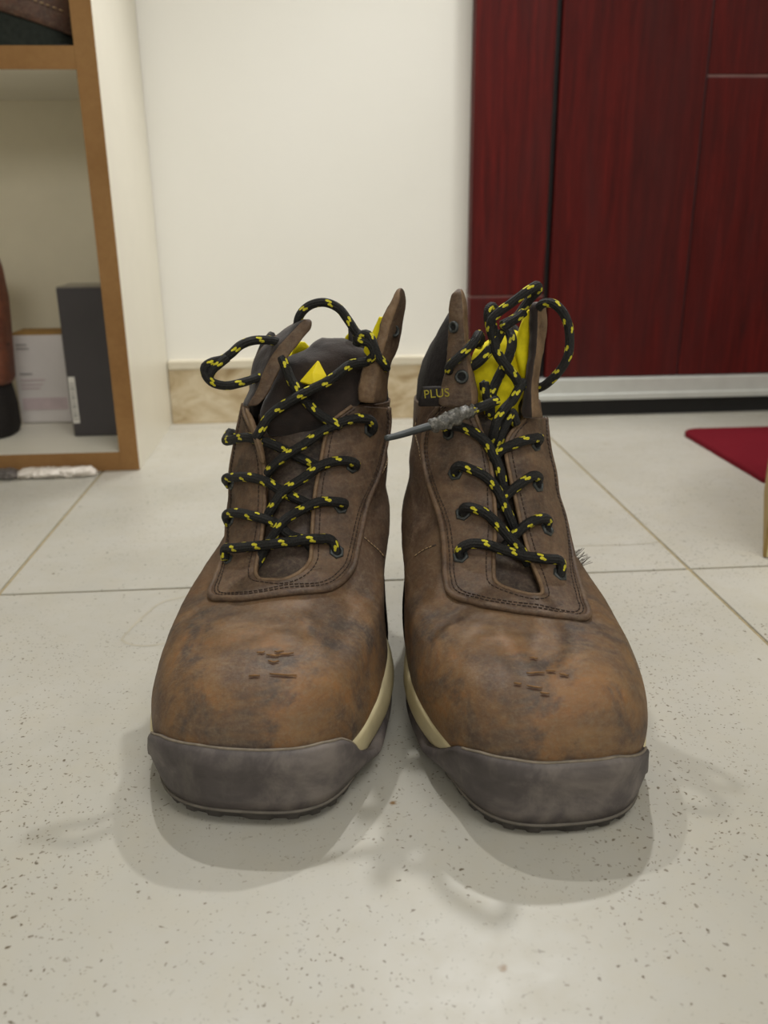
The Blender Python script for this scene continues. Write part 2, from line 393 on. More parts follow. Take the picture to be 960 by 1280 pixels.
# ================================================================== CABINET
MDF = M('raw brown board edge'); n1 = MDF.noise(160, 5, .7); n2 = MDF.noise(14, 3)
MDF.col(MDF.mix(.5, MDF.ramp(n1, [(.3, lin(134, 98, 58)), (.7, lin(152, 114, 70))]), MDF.ramp(n2, [(.3, lin(130, 94, 56)), (.7, lin(154, 118, 76))]))).rough(.8).spec(.2).bump(n1, .0003, .5)
MDF = MDF.m
LAM = plain('white laminate', (226, 221, 206), .35, 20, .02, 0, .4)
cab = thing('shoe_cabinet', (-.62, 1.12, 0), 'white open shoe cabinet with raw brown board edges standing against the wall', 'cabinet')
CX0, CX1, CY0, CY1 = -1.02, -.2195, 1.0, 1.2485; T = .0215; O3 = np.zeros(3)+np.array(ORG['shoe_cabinet'])
def board(name, x0, x1, y0, y1, z0, z1, par=cab):
    b = box(name, x0, x1, y0+.0012, y1, z0, z1, LAM, par, .0004)
    e = new_mesh('edge_band', *box_data(x0+.0001, x1-.0001, y0, y0+.0013, z0+.0001, z1-.0001), MDF, b, origin=np.array(ORG['shoe_cabinet']), smooth=False)
    return b
board('side_panel', CX1-T, CX1, CY0, CY1, 0, 1.10); board('side_panel', CX0, CX0+T, CY0, CY1, 0, 1.10)
board('bottom_panel', CX0+T, CX1-T, CY0, CY1-.006, 0, .0225)
board('shelf', CX0+T, CX1-T, CY0, CY1-.006, .4255, .4475)
board('shelf', CX0+T, CX1-T, CY0, CY1-.006, .760, .782)
board('top_panel', CX0-.004, CX1+.004, CY0-.004, CY1, 1.10, 1.122)
box('back_panel', CX0+T, CX1-T, CY1-.006, CY1-.001, .0225, 1.10, plain('beige back board', (228, 219, 194), .6, 20, .03, 0), cab, 0)
box('screw', -.252, -.2412, 1.045, 1.0462, .4236, .4256, plain('dark screw slot', (70, 62, 52), .6), cab, 0)
# black box
def thingbox(name, x0, x1, y0, y1, z0, z1, mat, label, cat, part='carton', bevel=.001):
    t = thing(name, ((x0+x1)/2, (y0+y1)/2, z0), label, cat)
    box(part, x0, x1, y0, y1, z0, z1, mat, t, bevel); return t
bk = thingbox('black_box', -.3135, -.246, 1.082, 1.142, .0235, .2035, plain('glossy black card', (58, 54, 56), .3, 10, .12, 0, .5), 'tall glossy black box standing by the cabinet side panel', 'box')
MLB = plain('white sticker', (206, 202, 194), .6, 100, .05, 0)
lb = box('barcode_sticker', -.3125, -.3045, 1.0812, 1.0822, .040, .098, MLB, bk, 0)
for k in range(13):
    z = .045+k*.0037; box('bar', -.3110, -.3062, 1.0808, 1.0813, z, z+(.0008, .0016, .001)[k % 3], plain('barcode ink', (90, 88, 86), .6) if k == 0 else BAR, lb, 0)
    if k == 0: BAR = bpy.data.materials['barcode ink']
box('lid', -.3130, -.2465, 1.0825, 1.1415, .2035, .2055, plain('grey shrink wrap', (120, 114, 104), .25, 40, .1), bk, .0005)
# white carton
wb = thingbox('white_box', -.4045, -.3380, 1.166, 1.215, .0235, .139, plain('white carton', (214, 207, 202), .55, 30, .03, 0), 'small white carton with faint pink print and brown top beside the tall black box', 'box')
box('top_flap', -.401, -.3385, 1.167, 1.214, .139, .1425, plain('kraft brown card', (158, 122, 66), .8, 60, .1), wb, .0005)
MPK = plain('pale pink print', (196, 178, 178), .6, 60, .08, 0); MGY = plain('grey print', (150, 145, 142), .6)
box('print_band', -.399, -.341, 1.1652, 1.1662, .041, .057, MPK, wb, 0)
for z, x1, mt in ((.121, -.382, MGY), (.126, -.384, MGY), (.088, -.382, MGY), (.080, -.366, MPK), (.074, -.370, MPK), (.069, -.374, MPK)):
    box('print_line', -.398, x1, 1.1652, 1.1662, z, z+.0018, mt, wb, 0)
# reddish brown leather boot standing at the far left, black base
def loftbody(name, rows, mat, parent, cx, cy, n=48, e=3.2):
    a = np.linspace(0, 2*np.pi, n, endpoint=False); V = []
    for (z, hx, hy, dx) in rows:
        c, s = np.cos(a), np.sin(a)
        V.append(np.stack([cx+dx+hx*np.sign(c)*abs(c)**(2/e), cy+hy*np.sign(s)*abs(s)**(2/e), 0*a+z], 1))
    nr = len(rows); V = np.vstack(V); F = grid_faces(nr, n, wrap=True)
    F.append(tuple(range(n))[::-1]); F.append(tuple((nr-1)*n+i for i in range(n)))
    return new_mesh(name, V, F, mat, parent)
rb = thing('leather_bag', (-.44, 1.11, .0235), 'upright reddish brown leather pouch on a black base, left end of cabinet bottom', 'bag')
MRB = leather('reddish brown leather', (118, 66, 50), (90, 48, 38), (142, 84, 62), toe=False, scale=2)
loftbody('body', [(.088, .042, .030, 0), (.094, .045, .033, 0), (.14, .047, .034, .001), (.19, .048, .033, .003), (.226, .046, .031, .003), (.237, .044, .028, .003), (.240, .038, .022, .003)], MRB, rb, -.4330, 1.11)
loftbody('base', [(.0235, .048, .037, 0), (.03, .051, .04, 0), (.06, .051, .04, 0), (.084, .048, .036, 0), (.09, .045, .032, 0)], MAT['padding'], rb, -.4420, 1.11)
for z in (.135, .136+.05): tubes('seam', [[(-.4330+.0485*math.cos(q), 1.11-.0345*math.sin(q), z+.003*math.sin(q*3)) for q in np.linspace(.15, 2.9, 14)]], .0012, MAT['thread'], rb, 6, .004)
# brown shoe with pale stitching on the upper shelf
us = thing('dark_shoe', (-.345, 1.07, .448), 'dark green shoe with brown leather trim and pale stitching on the upper shelf', 'shoe')
a = np.linspace(0, 1, 40); 
def shoe_section(u):       # right end is the toe
    hw = .048*(1-max(0, (u-.8)/.2)**2.6*.5); ht = .118-.012*u-.03*max(0, (u-.6)/.4)**2.2
    return hw, ht
V = []; nn = 28
for u in a:
    x = -.52+u*.275; hw, ht = shoe_section(u)
    if u > .97: hw *= .7; ht *= .85
    for th in np.linspace(0, math.pi, nn): V.append((x, 1.07-hw*math.cos(th)*(1 if abs(math.cos(th)) < .9 else 1), .450+ht*math.sin(th)**.65))
sf = grid_faces(40, nn); sf.append(tuple(range(nn))); sf.append(tuple((39*nn+i) for i in range(nn))[::-1]); sf += [(i*nn, i*nn+nn-1, (i+1)*nn+nn-1, (i+1)*nn) for i in range(39)]
new_mesh('upper', V, sf, plain('dark green black mesh', (34, 38, 33), .8, 200, .35, .0006, .2), us)
box('shoe_sole', -.515, -.252, 1.028, 1.112, .4476, .4545, plain('black shoe sole', (24, 24, 24), .7), us, .003)
def arc_pt(u, k, off=.002):
    x = -.52+u*.275; hw, ht = shoe_section(u); z = .450+ht*k; q = min(1, max(0, (z-.450)/ht))**(1/.65); th = math.asin(q)
    return np.array((x, 1.07-(hw+off)*math.cos(th), z+off*math.sin(th)))
top, bot = [], []
def kz(u, z): return (z-.450)/shoe_section(u)[1]
def zb_(u): x = -.52+u*.275; return min(.500, .4615+(-.245-x)*.30+.0)
G = np.array([[arc_pt(u, kz(u, zb_(u))*(1-r_)+.95*r_) for u in np.linspace(.02, .985, 30)] for r_ in np.linspace(0, 1, 12)])
sheet('leather_trim', G, G+np.array([0, .0015, -.001]), leather('dark brown shoe leather', (74, 48, 38), (48, 32, 26), (96, 64, 48), toe=False, scale=2), us)
VV, FF = [], []
for u in np.linspace(.05, .95, 46):
    p = arc_pt(u, kz(u, zb_(u)+.019), .0036); q = arc_pt(u+.010, kz(u+.01, zb_(u+.01)+.019), .0036)
    v, f, _ = tube_data(np.array([p, (p+q)/2, q]), .0007, 5); FF += [tuple(i+len(VV) for i in x) for x in f]; VV += v.tolist()
st = new_mesh('stitching', VV, FF, MAT['palethread'], us); st['kind'] = 'stuff'

# crumpled white strip with grey end lying before the cabinet
cp = thing('crumpled_wrapper', (-.345, .985, 0), 'crumpled white plastic wrapper with a grey printed end in front of the cabinet base', 'wrapper')
def crumple(name, xs, hgt, mat, seed, y0=.9835, dep=.012, closed_taper=True):
    n = 70; k = 22; V = []
    for i in range(n):
        u = i/(n-1); x = xs[0]+(xs[1]-xs[0])*u; tp = min(1, (min(u, 1-u)+.02)/.10)**.5
        for j in range(k):
            q = 2*math.pi*j/k; r1 = dep*tp*math.cos(q); r2 = hgt*tp*math.sin(q)
            d = 1+.35*noise.noise(Vector((x*90+seed, math.cos(q)*1.4, math.sin(q)*1.4)))+.25*noise.noise(Vector((x*260, q*2, seed)))
            V.append((x, y0+.010*(xs[1]-x)*-1+r1*d, max(.0005, hgt*.9*tp+r2*d)))
    F = grid_faces(n, k, wrap=True); F.append(tuple(range(k))[::-1]); F.append(tuple((n-1)*k+i for i in range(k)))
    return new_mesh(name, V, F, mat, cp)
crumple('wrapper_body', (-.356, -.2655), .0056, plain('white crumpled film', (222, 214, 204), .4, 90, .04, .0006), 3.)
crumple('printed_end', (-.47, -.349), .0060, M('g').m if False else plain('grey mottled print', (104, 98, 94), .5, 260, .5, .0006), 9., y0=.9815)

# ---- red mat
def mat_mat():
    m = M('dark red carpet mat'); n = m.noise(700, 3, .7); b = m.noise(12, 3)
    m.col(m.mix(.5, m.ramp(n, [(.3, lin(78, 14, 22)), (.7, lin(122, 26, 38))]), m.ramp(b, [(.3, lin(104, 20, 32)), (.7, lin(118, 26, 38))]))).rough(.95).spec(.1).bump(n, .0015, .9)
    return m.m
def rounded(x0, x1, y0, y1, r, n=10):
    P = []
    for cx, cy, a0 in ((x1-r, y1-r, 0), (x0+r, y1-r, 90), (x0+r, y0+r, 180), (x1-r, y0+r, 270)):
        for k in range(n+1):
            q = math.radians(a0+90*k/n); P.append((cx+r*math.cos(q), cy+r*math.sin(q)))
    return P
P = rounded(.477, 1.05, .858, 1.106, .022); V = [(x, y, 0.0003) for x, y in P]+[(x, y, .0052) for x, y in P]+[(.76+(x-.76)*.995, .9+(y-.9)*.99, .007) for x, y in P]; n = len(P)
F = [(i, (i+1) % n, (i+1) % n+n, i+n) for i in range(n)]+[(n+i, n+(i+1) % n, (i+1) % n+2*n, i+2*n) for i in range(n)]+[tuple(2*n+i for i in range(n)), tuple(range(n))[::-1]]
mt = new_mesh('red_mat', V, F, mat_mat(), None, origin=np.array((.76, .91, 0)), smooth=False)
mt['label'] = 'dark red carpet door mat with rounded corner on the tiles in front of the door'; mt['category'] = 'mat'

# ---- cream box at the right edge
cbx = thing('cream_box', (.3715, .664, 0), 'cream coloured cardboard box cut off by the right edge of the picture', 'box')
cbx.rotation_euler = (0, 0, math.radians(-27))
def lbox(name, x0, x1, y0, y1, z0, z1, mat, bevel=.0008):
    v, f = box_data(x0, x1, y0, y1, z0, z1); o = new_mesh(name, v, f, mat, None, origin=np.zeros(3), smooth=False); o.parent = cbx
    b = o.modifiers.new('b', 'BEVEL'); b.width = bevel; b.segments = 2; return o
lbox('carton', .0022, .24, .0008, .20, .0003, .150, plain('cream card', (214, 202, 158), .6, 30, .04, 0))
lbox('corner_tape', 0, .003, 0, .20, .0006, .1495, plain('brown box edge', (146, 122, 72), .7, 60, .2))
lbox('lid', -.001, .243, -.002, .203, .15, .178, plain('cream card lid', (218, 206, 164), .6, 30, .04, 0))

# ================================================================== BOOTS
KEY = np.array([
[0.00, 1.0, 2.6, 28.6, 3.2, 5.4, 5.2, 3.7, 2.55, 0.0], [0.10, 0.5, 4.0, 28.9, 5.0, 5.55, 5.3, 3.9, 2.50, 0.4],
[0.20, 0.9, 5.5, 29.0, 7.5, 5.5, 5.2, 3.9, 2.45, 1.2], [0.30, 2.2, 6.9, 28.8, 9.8, 5.2, 4.9, 3.8, 2.35, 2.2],
[0.40, 4.6, 7.7, 28.3, 11.6, 4.8, 4.6, 3.7, 2.25, 3.0], [0.50, 7.8, 8.3, 27.7, 13.2, 4.5, 4.4, 3.7, 2.15, 3.3],
[0.60, 10.6, 9.4, 27.3, 14.4, 4.3, 4.3, 3.8, 2.1, 3.2], [0.72, 13.1, 11.8, 27.1, 15.1, 4.2, 4.2, 3.9, 2.05, 2.4],
[0.85, 14.9, 14.6, 27.2, 15.8, 4.2, 4.2, 4.0, 2.0, 1.0], [1.00, 16.2, 17.6, 27.5, 16.6, 4.2, 4.2, 4.1, 2.0, 0.5]])
FIT = {'L': [1.32, 1.09, 1.01, 0.59, 0.62, 0.23, 0.82, 0.49, 0.75, 1.04, 0.71, 0.56, 0.43, -0.18, 0.05, -0.72, 0.03, -0.89, -0.06, -0.4, 0.26, 0.24, 0.63],
       'R': [0.6, 0.78, 0.78, 0.63, 0.07, -0.33, 0.54, 0.58, 0.69, 0.72, 0.11, -0.36, 0.36, 0.29, -0.0, -0.9, -0.1, 0.51, 0.13, -1.03, -0.46, -0.21, -0.15]}
class Boot:
    def __init__(s, side):
        s.side = side; v = np.array(FIT[side]); kn = [0, .2, .4, .6, .8, 1.0]; K = KEY.copy()
        K[:, 5] += np.interp(K[:, 0], kn, v[0:6]); K[:, 6] += np.interp(K[:, 0], kn, v[6:12])
        K[:, 8] += np.interp(K[:, 0], [0, .4, 1], v[12:15]); K[:, 9] *= math.exp(v[15]); K[:, 7] += v[16]; s.K = K
        toe = {'L': (-.036, .345), 'R': (.098, .326)}[side]; s.toe = (toe[0]+v[17]/100, toe[1])
        s.ang = math.radians({'L': 9.8, 'R': -2.}[side])+v[18]*.1; s.drift = .5+v[19]; s.sxv = v[20:23]; s.med = {'L': 1, 'R': -1}[side]
    def surf(s, t, ph):
        k = cr(s.K[:, 0], s.K[:, 1:], t); yf, zf, yh, zh, WL, WM, WH, nf, dr = [k[..., i] for i in range(9)]
        c, q = np.cos(ph), np.sin(ph); yc = yf+(yh-yf)*.42; front = c > 0; e = 2/np.where(front, nf, 2.2)
        ax = np.sign(q)*np.abs(q)**e; ay = np.abs(c)**e
        y = np.where(front, yc-(yc-yf)*ay, yc+(yh-yc)*ay); u = np.clip((y-yf)/(yh-yf), 0, 1)
        Wb = np.where(q*s.med > 0, WM, WL); g = np.clip((u-.38)/.5, 0, 1); g = g*g*(3-2*g); W = Wb+(WH-Wb)*g
        W = W-np.clip(1-t/.5, 0, 1)*.7*np.exp(-((u-.58)/.15)**2)*np.where(q*s.med > 0, 1., .35)
        x = ax*W+s.med*s.drift*np.clip(1-u*2.2, 0, 1)**1.5*np.clip(1-t*1.2, 0, 1)+np.interp(t, [0, .5, .75, 1], [0, *s.sxv])
        z = zf+(zh-zf)*u-dr*(1-c*c)
        return np.stack([x, y, z], -1)
    def world(s, L):
        a = s.ang; X, Y = L[..., 0]/100, L[..., 1]/100
        return np.stack([s.toe[0]+X*math.cos(a)+Y*math.sin(a), s.toe[1]-X*math.sin(a)+Y*math.cos(a), L[..., 2]/100], -1)
    def build_base(s, nt=190, npz=340):
        # parameter rows denser where the ridge line is long
        tt = np.linspace(0, 1, nt); ph = np.linspace(-np.pi, np.pi, npz, endpoint=False)
        T, PH = np.meshgrid(tt, ph, indexing='ij'); L = s.surf(T, PH); W = s.world(L)
        def normals(W):
            dt = np.gradient(W, axis=0); dp = (np.roll(W, -1, 1)-np.roll(W, 1, 1)); n = np.cross(dp, dt); n /= np.linalg.norm(n, axis=2)[..., None]+1e-12
            return n
        N = normals(W)
        if (N[nt//4, npz//2]@np.array([0, -1, 0])) < 0: N = -N; s.flip = True
        else: s.flip = False
        D = np.zeros((nt, npz))
        sd = 3.1 if s.side == 'L' else 11.7
        for i in range(nt):
            for j in range(npz):
                x, y, z = L[i, j]; t = tt[i]
                d = .028*noise.noise(Vector((x*.55+sd, y*.55, z*.55)))*1.6
                c = max(0, math.cos(PH[i, j]))
                # flex creases across the vamp in front of the facing
                wv = 1.7*math.exp(-((t-.47)/.05)**2)*c; cy = y*2.6+.8*noise.noise(Vector((x*.5, y*.4, sd)))*3
                d += .035*wv*math.sin(cy*1.7)
                # ankle folds on the shaft
                wa = math.exp(-((t-.74)/.12)**2)*(1-c*.6)
                d += .075*wa*math.sin(z*2.0+2.2*noise.noise(Vector((x*.35, y*.35, z*.3+sd))))
                d += .012*noise.noise(Vector((x*2.2+sd, y*2.2, z*2.2)))
                D[i, j] = d/100
        W = W+N*D[..., None]; s.W, s.N, s.L, s.tt, s.ph = W, normals(W)*(-1 if s.flip else 1), L, tt, ph
        s.nt, s.np = nt, npz
        V = W.reshape(-1, 3); Fc = grid_faces(nt, npz, wrap=True, flip=False)
        s.bvh = BVHTree.FromPolygons([Vector(v) for v in V.tolist()], Fc)
        s.V, s.F = V, Fc; s.cen = W[nt//2:].reshape(-1, 3).mean(0)
        s.px = proj(V)
    def fixn(s, p, n):
        i = np.argmin(((s.V-np.array(p))**2).sum(1)); m = s.N.reshape(-1, 3)[i]
        return n if n@m > 0 else -n
    def on(s, a, b, off=0.):
        """point on the leather seen at pixel (a,b), raised by off mm, with its normal"""
        c = s.px[(abs(s.px[:, 1]-b) < 6)][:, 0]; mid = (c.min()+c.max())/2 if len(c) else a
        for k in range(60):
            d = ray(a, b); h = s.bvh.ray_cast(Vector(CO), Vector(d/np.linalg.norm(d)))
            if h[0] is not None: break
            a += .6*np.sign(mid-a); b -= .35
        p = np.array(h[0]); n = np.array(h[1]); n = n if n@(CO-p) > 0 else -n
        return p+n*off/1000, n
    def near(s, p, off=0.):
        h = s.bvh.find_nearest(Vector(p)); q = np.array(h[0]); n = s.fixn(q, np.array(h[1])); return q+n*off, n
    def path(s, pts):
        """(px,py,v): v<60 = mm above the leather, else absolute depth in mm"""
        return [s.on(a, b, v)[0] if v < 60 else pY(a, b, v/1000) for a, b, v in pts]

def inpoly(P, poly):
    x, y = P[:, 0], P[:, 1]; r = np.zeros(len(P), bool); q = poly[-1]
    for p in poly:
        c = ((p[1] > y) != (q[1] > y)) & (x < (q[0]-p[0])*(y-p[1])/(q[1]-p[1]+1e-12)+p[0]); r ^= c; q = p
    return r

def band(boot, name, inner, outer, mat, parent, off=.0021, nlen=170, nac=14, edge=None):
    I = np.array([boot.on(*p)[0] for p in inner]); O = np.array([boot.on(*p)[0] for p in outer])
    s = np.linspace(0, len(I)-1, nlen); I = cr(np.arange(len(I)), I, s); O = cr(np.arange(len(O)), O, s)
    G = np.zeros((nlen, nac, 3)); B = np.zeros_like(G)
    for i in range(nlen):
        for j in range(nac):
            u = j/(nac-1); p, n = boot.near(I[i]*(1-u)+O[i]*u)
            e = min(j, nac-1-j); o = off*(1 if e > 1 else (.93 if e == 1 else .66)); G[i, j] = p+n*o; B[i, j] = p-n*.0022
    # smooth the normals' jitter
    for _ in range(2): G[1:-1] = .5*G[1:-1]+.25*(G[2:]+G[:-2])
    return sheet(name, G, B, mat, parent, edge), G
def stitches(boot, name, paths, parent, off=.0024, pitch=.0028, mat=None, r=.00032):
    VV, FF = [], []
    for P in paths:
        P = smooth_path(P, .0006); d = np.r_[0, np.cumsum(np.linalg.norm(np.diff(P, axis=0), axis=1))]
        for k in range(int(d[-1]/pitch)):
            a0, a1 = k*pitch, k*pitch+pitch*.66; q = np.array([[np.interp(x, d, P[:, c]) for c in range(3)] for x in (a0, (a0+a1)/2, a1)])
            q = [boot.near(x)[0]+boot.near(x)[1]*off for x in q]
            v, f, _ = tube_data(np.array(q), r, 5); o = len(VV); FF += [tuple(i+o for i in x) for x in f]; VV += v.tolist()
    o = new_mesh(name, VV, FF, mat or MAT['thread'], parent); o['kind'] = 'stuff'; return o
def eyelet(p, n, parent, r=.0046, sides=6, hole=True, spin=0.):
    n = np.array(n)/np.linalg.norm(n); t = np.cross(n, (0, 0, 1.)); t /= np.linalg.norm(t); b = np.cross(n, t); V = []; F = []
    prof = [(1.0, -.0004), (.97, .0007), (.84, .0012), (.62, .0011), (.52, .0004), (.48, -.0008)]
    m = 24
    for rr, h in prof:
        for k in range(m):
            q = 2*math.pi*k/m+spin; hx = 1.0
            if rr > .7 and sides: w_ = math.pi/sides; hx = math.cos(w_)/math.cos(((q-spin) % (2*w_))-w_)*1.06
            V.append(p+r*rr*hx*(math.cos(q)*t+math.sin(q)*b)+n*h)
    F = grid_faces(len(prof), m, wrap=True)
    o = new_mesh('eyelet', V, F, MAT['eyelet'], parent)
    if hole:
        HV = [p+r*.53*(math.cos(2*math.pi*k/16)*t+math.sin(2*math.pi*k/16)*b)+n*.0001 for k in range(16)]
        new_mesh('hole', HV, [tuple(range(16))], MAT['hole'], o, origin=np.array(ORG[parent.name]))
    return o
def rag(o, k, scale=.006):
    tx = bpy.data.textures.get('crumple_%g' % scale) or bpy.data.textures.new('crumple_%g' % scale, 'CLOUDS'); tx.noise_scale = scale; tx.noise_depth = 3
    d = o.modifiers.new('ragged', 'DISPLACE'); d.texture = tx; d.strength = k; d.mid_level = .5; d.texture_coords = 'LOCAL'
def slab(name, st, mat, parent, th=.0032, edge=None, sub=2, mats=None):
    """upright leather flap; stations (py, xl, xm, xr, Yl, Ym, Yr): left edge, ridge, right edge with depths in mm"""
    V = []; m = 8
    for py, xl, xm, xr, a, b, c in st:
        A, Mp, B = pY(xl, py, a/1000), pY(xm, py, b/1000), pY(xr, py, c/1000)
        bk = np.array([0, th, 0])
        V += [A, (A+Mp)/2+(Mp-(A+B)/2)*.1, Mp, (Mp+B)/2+(Mp-(A+B)/2)*.1, B, B+bk*.9, Mp+bk*1.1, A+bk*.9]
    n = len(st); F = grid_faces(n, m, wrap=True, flip=True); F.append(tuple(range(m))); F.append(tuple((n-1)*m+i for i in range(m))[::-1])
    o = new_mesh(name, V, F, [mat]+list(mats) if mats else mat, parent)
    if mats:
        for q in range((n-1)*m): o.data.polygons[q].material_index = 1 if q % m < 2 else (2 if q % m < 4 else 0)
    s = o.modifiers.new('sub', 'SUBSURF'); s.levels = s.render_levels = sub; rag(o, .0012 if th > .003 else .0006); return o
def rowpatch(name, rows, mat, parent, th=.004, nc=14, wr=.0006, fine=6, seed=0., hollow=0):
    """soft upright piece: rows (py, xl, xr, Y mm, bulge mm toward the viewer)"""
    R = np.array(rows, float); R = cr(np.arange(len(R)), R, np.linspace(0, len(R)-1, (len(R)-1)*fine+1)); G = []
    for py, xl, xr, Y, bu in R:
        r = []
        for u in np.linspace(-1, 1, nc):
            p = pY(xl+(xr-xl)*(u+1)/2, py, (Y-bu*(1-u*u)**.8)/1000); p = p+np.array([0, 1, 0])*wr*noise.noise(Vector((p[0]*90+seed, p[1]*60, p[2]*90)))*2
            r.append(p)
        G.append(r)
    G = np.array(G); B = G+np.array([0, th, 0]); o = sheet(name, G, B, mat, parent, sub=1); rag(o, .0012, .012); return o

def make_boot(side, label):
    b = Boot(side); b.build_base()
    base = b.world(np.array([0, 14., 0])); root = thing('work_boot', tuple(base), label, 'boot', 'pair of worn brown work boots')
    T = TR[side]; nt, npn = b.nt, b.np
    # ---------------- leather body with the throat cut out
    cen = b.V[np.array(b.F)].mean(1); pc = proj(cen); kill = np.zeros(len(cen), bool)
    ii = np.repeat(np.arange(nt-1), npn); jj = np.tile(np.arange(npn), nt-1); frontal = (np.cos(b.ph[jj]) > .25) & (b.tt[ii] > .42)
    poly = T['throat']
    for dx, dy in ((0, 0), (2.5, 0), (-2.5, 0), (0, -2.5), (0, 3)): kill |= inpoly(pc+np.array([dx, dy]), poly)
    kill &= frontal; faces = [f for f, k in zip(b.F, kill) if not k]
    fa = np.array(b.F[npn*60:npn*60+npn]); fn = np.cross(b.V[fa[:, 1]]-b.V[fa[:, 0]], b.V[fa[:, 3]]-b.V[fa[:, 0]]); outw = b.V[fa[:, 0]]-b.V[fa[:, 0]].mean(0)
    if (fn*outw).sum() < 0: faces = [f[::-1] for f in faces]
    body = new_mesh('leather_upper', b.V, faces, MAT['leather'], root)
    wear = np.clip((0.62-np.repeat(b.tt, npn))/.16, 0, 1); wear *= np.clip(1.15-(b.L[..., 1].ravel()-6)/9, 0.1, 1)
    at = body.data.attributes.new('wear', 'FLOAT', 'POINT'); at.data.foreach_set('value', wear.astype(np.float32))
    so = body.modifiers.new('thick', 'SOLIDIFY'); so.thickness = .0024; so.offset = -1; so.use_even_offset = False
    # ---------------- U-shaped facing panel
    pan, G = band(b, 'facing_panel', T['inner'], T['outer'], MAT['panel'], root, edge=MAT['edge'])
    n = G.shape[1]; row = lambda u: G[:, 0]*(1-u)+G[:, -1]*u
    ins = lambda side_, mm: np.array([ (G[i, -1]+(G[i, 0]-G[i, -1])/np.linalg.norm(G[i, 0]-G[i, -1])*mm) if side_ else (G[i, 0]+(G[i, -1]-G[i, 0])/np.linalg.norm(G[i, 0]-G[i, -1])*mm) for i in range(len(G))])
    stitches(b, 'stitching', [ins(1, .0034), ins(1, .0056), ins(0, .0040)], pan)
    VV, FF, _ = tube_data(smooth_path(G[:, -1], .002), .0019, 10); new_mesh('rolled_edge', VV, FF, MAT['panel'], pan)
    VV, FF, _ = tube_data(smooth_path(G[:, 0], .002), .0012, 8); new_mesh('inner_edge', VV, FF, MAT['edge'], pan)
    # side seams
    stitches(b, 'seam_stitching', [[b.on(*p)[0] for p in q] for q in T['seams']], body, off=.0004, mat=MAT['palethread'])
    for q in T['seams']:
        Vt, Ft, _ = tube_data(smooth_path([b.near(b.on(*p)[0], -.0002)[0] for p in q], .002), .0007, 6); new_mesh('seam', Vt, Ft, MAT['thread'], body)
    # scuff flakes on the toe cap
    for (a0, b0, ln) in T['flakes']:
        pts = []; K = 7
        for k in range(K):
            u = k/(K-1)-.5; p, nn = b.on(a0+u*ln, b0+1.6*noise.noise(Vector((u*2.2, a0*.37, b0*.21)))+u*2.2*math.sin(a0)); pts.append((p, nn))
        V = []
        for k, (p, nn) in enumerate(pts):
            wdt = .0010*math.sin(math.pi*(k+.4)/(K-.2))*(.7+.6*abs(math.sin(k*2.3+a0))); upv = np.cross(nn, pts[-1][0]-pts[0][0]); upv /= np.linalg.norm(upv)
            if upv[2] < 0: upv = -upv
            wdt *= .6; V += [p-upv*wdt-nn*.0006, p-upv*wdt*.9+nn*.0006, p+upv*wdt*.4+nn*.0003, p+upv*wdt*1.4-nn*.0006]
        F = grid_faces(K, 4, wrap=True)+[(0, 1, 2, 3)[::-1], tuple((K-1)*4+i for i in range(4))]
        new_mesh('scuff_flake', V, F, MAT['flakemat'], body)
        V = []
        for k, (p, nn) in enumerate(pts):
            wdt = .0005*math.sin(math.pi*(k+.4)/(K-.2)); upv = np.cross(nn, pts[-1][0]-pts[0][0]); upv /= np.linalg.norm(upv)
            if upv[2] < 0: upv = -upv
            c0 = p-upv*.0017+nn*.00012; V += [c0-upv*wdt, c0+upv*wdt]
        new_mesh('scuff_tear', V, grid_faces(K, 2), MAT['tear'], body)
    # ---------------- sole pieces, built around the outline
    NP = 360; ph = np.linspace(-np.pi, np.pi, NP, endpoint=False)
    def at_z(phv, z):
        """outline point (local cm, outward dir) of the upper at height z; below the feather line it drops straight"""
        tv = np.linspace(0, .45, 60); S = b.surf(tv, np.full(60, phv)); zz = S[:, 2]
        if z <= zz[0]: p = S[0].copy()
        else:
            k = min(np.searchsorted(zz, z), 59); f_ = (z-zz[k-1])/(zz[k]-zz[k-1]+1e-9); p = S[k-1]*(1-f_)+S[k]*f_
        p[2] = z; return p
    ring0 = b.surf(np.zeros(NP), ph)
    tan = np.roll(ring0, -1, 0)-np.roll(ring0, 1, 0); out = np.stack([tan[:, 1], -tan[:, 0], 0*tan[:, 0]], 1); out /= np.linalg.norm(out, axis=1)[:, None]
    cc = ring0.mean(0)
    if ((ring0[0]-cc)*out[0]).sum() < 0: out = -out
    for _ in range(6): out = .5*out+.25*(np.roll(out, 1, 0)+np.roll(out, -1, 0))
    out /= np.linalg.norm(out, axis=1)[:, None]
    deg = np.degrees(ph)
    TD = []
    for a_, b_ in T['rubber_px']:
        p_ = b.on(a_, b_)[0]; i_ = np.argmin(((b.V-p_)**2).sum(1)); TD.append((math.degrees(b.ph[i_ % npn]), b.L.reshape(-1, 3)[i_, 2]))
    TD.sort(); lo_, hi_ = T['rubber_ends']; TD = [(-180, 1.6), (TD[0][0]-lo_[0], lo_[1])]+TD+[(TD[-1][0]+hi_[0], hi_[1]), (180, 1.6)]; TD = np.array(TD); print('BUMP', side, TD.round(1).tolist())
    ztop = np.interp(deg, TD[:, 0], TD[:, 1])
    for _ in range(2): ztop = .5*ztop+.25*(np.roll(ztop, 1)+np.roll(ztop, -1))
    CD = np.array(T['cream_top']); zcr = np.interp(deg, CD[:, 0], CD[:, 1])
    y0 = ring0[:, 1]; zb = np.where(y0 < 8, ((8-y0)/8)**2*T['spring'], 0)
    tuck = np.exp(-((abs(deg)-62)/26)**2); zb = zb+.45*tuck*np.clip((9-y0)/5, 0, 1)
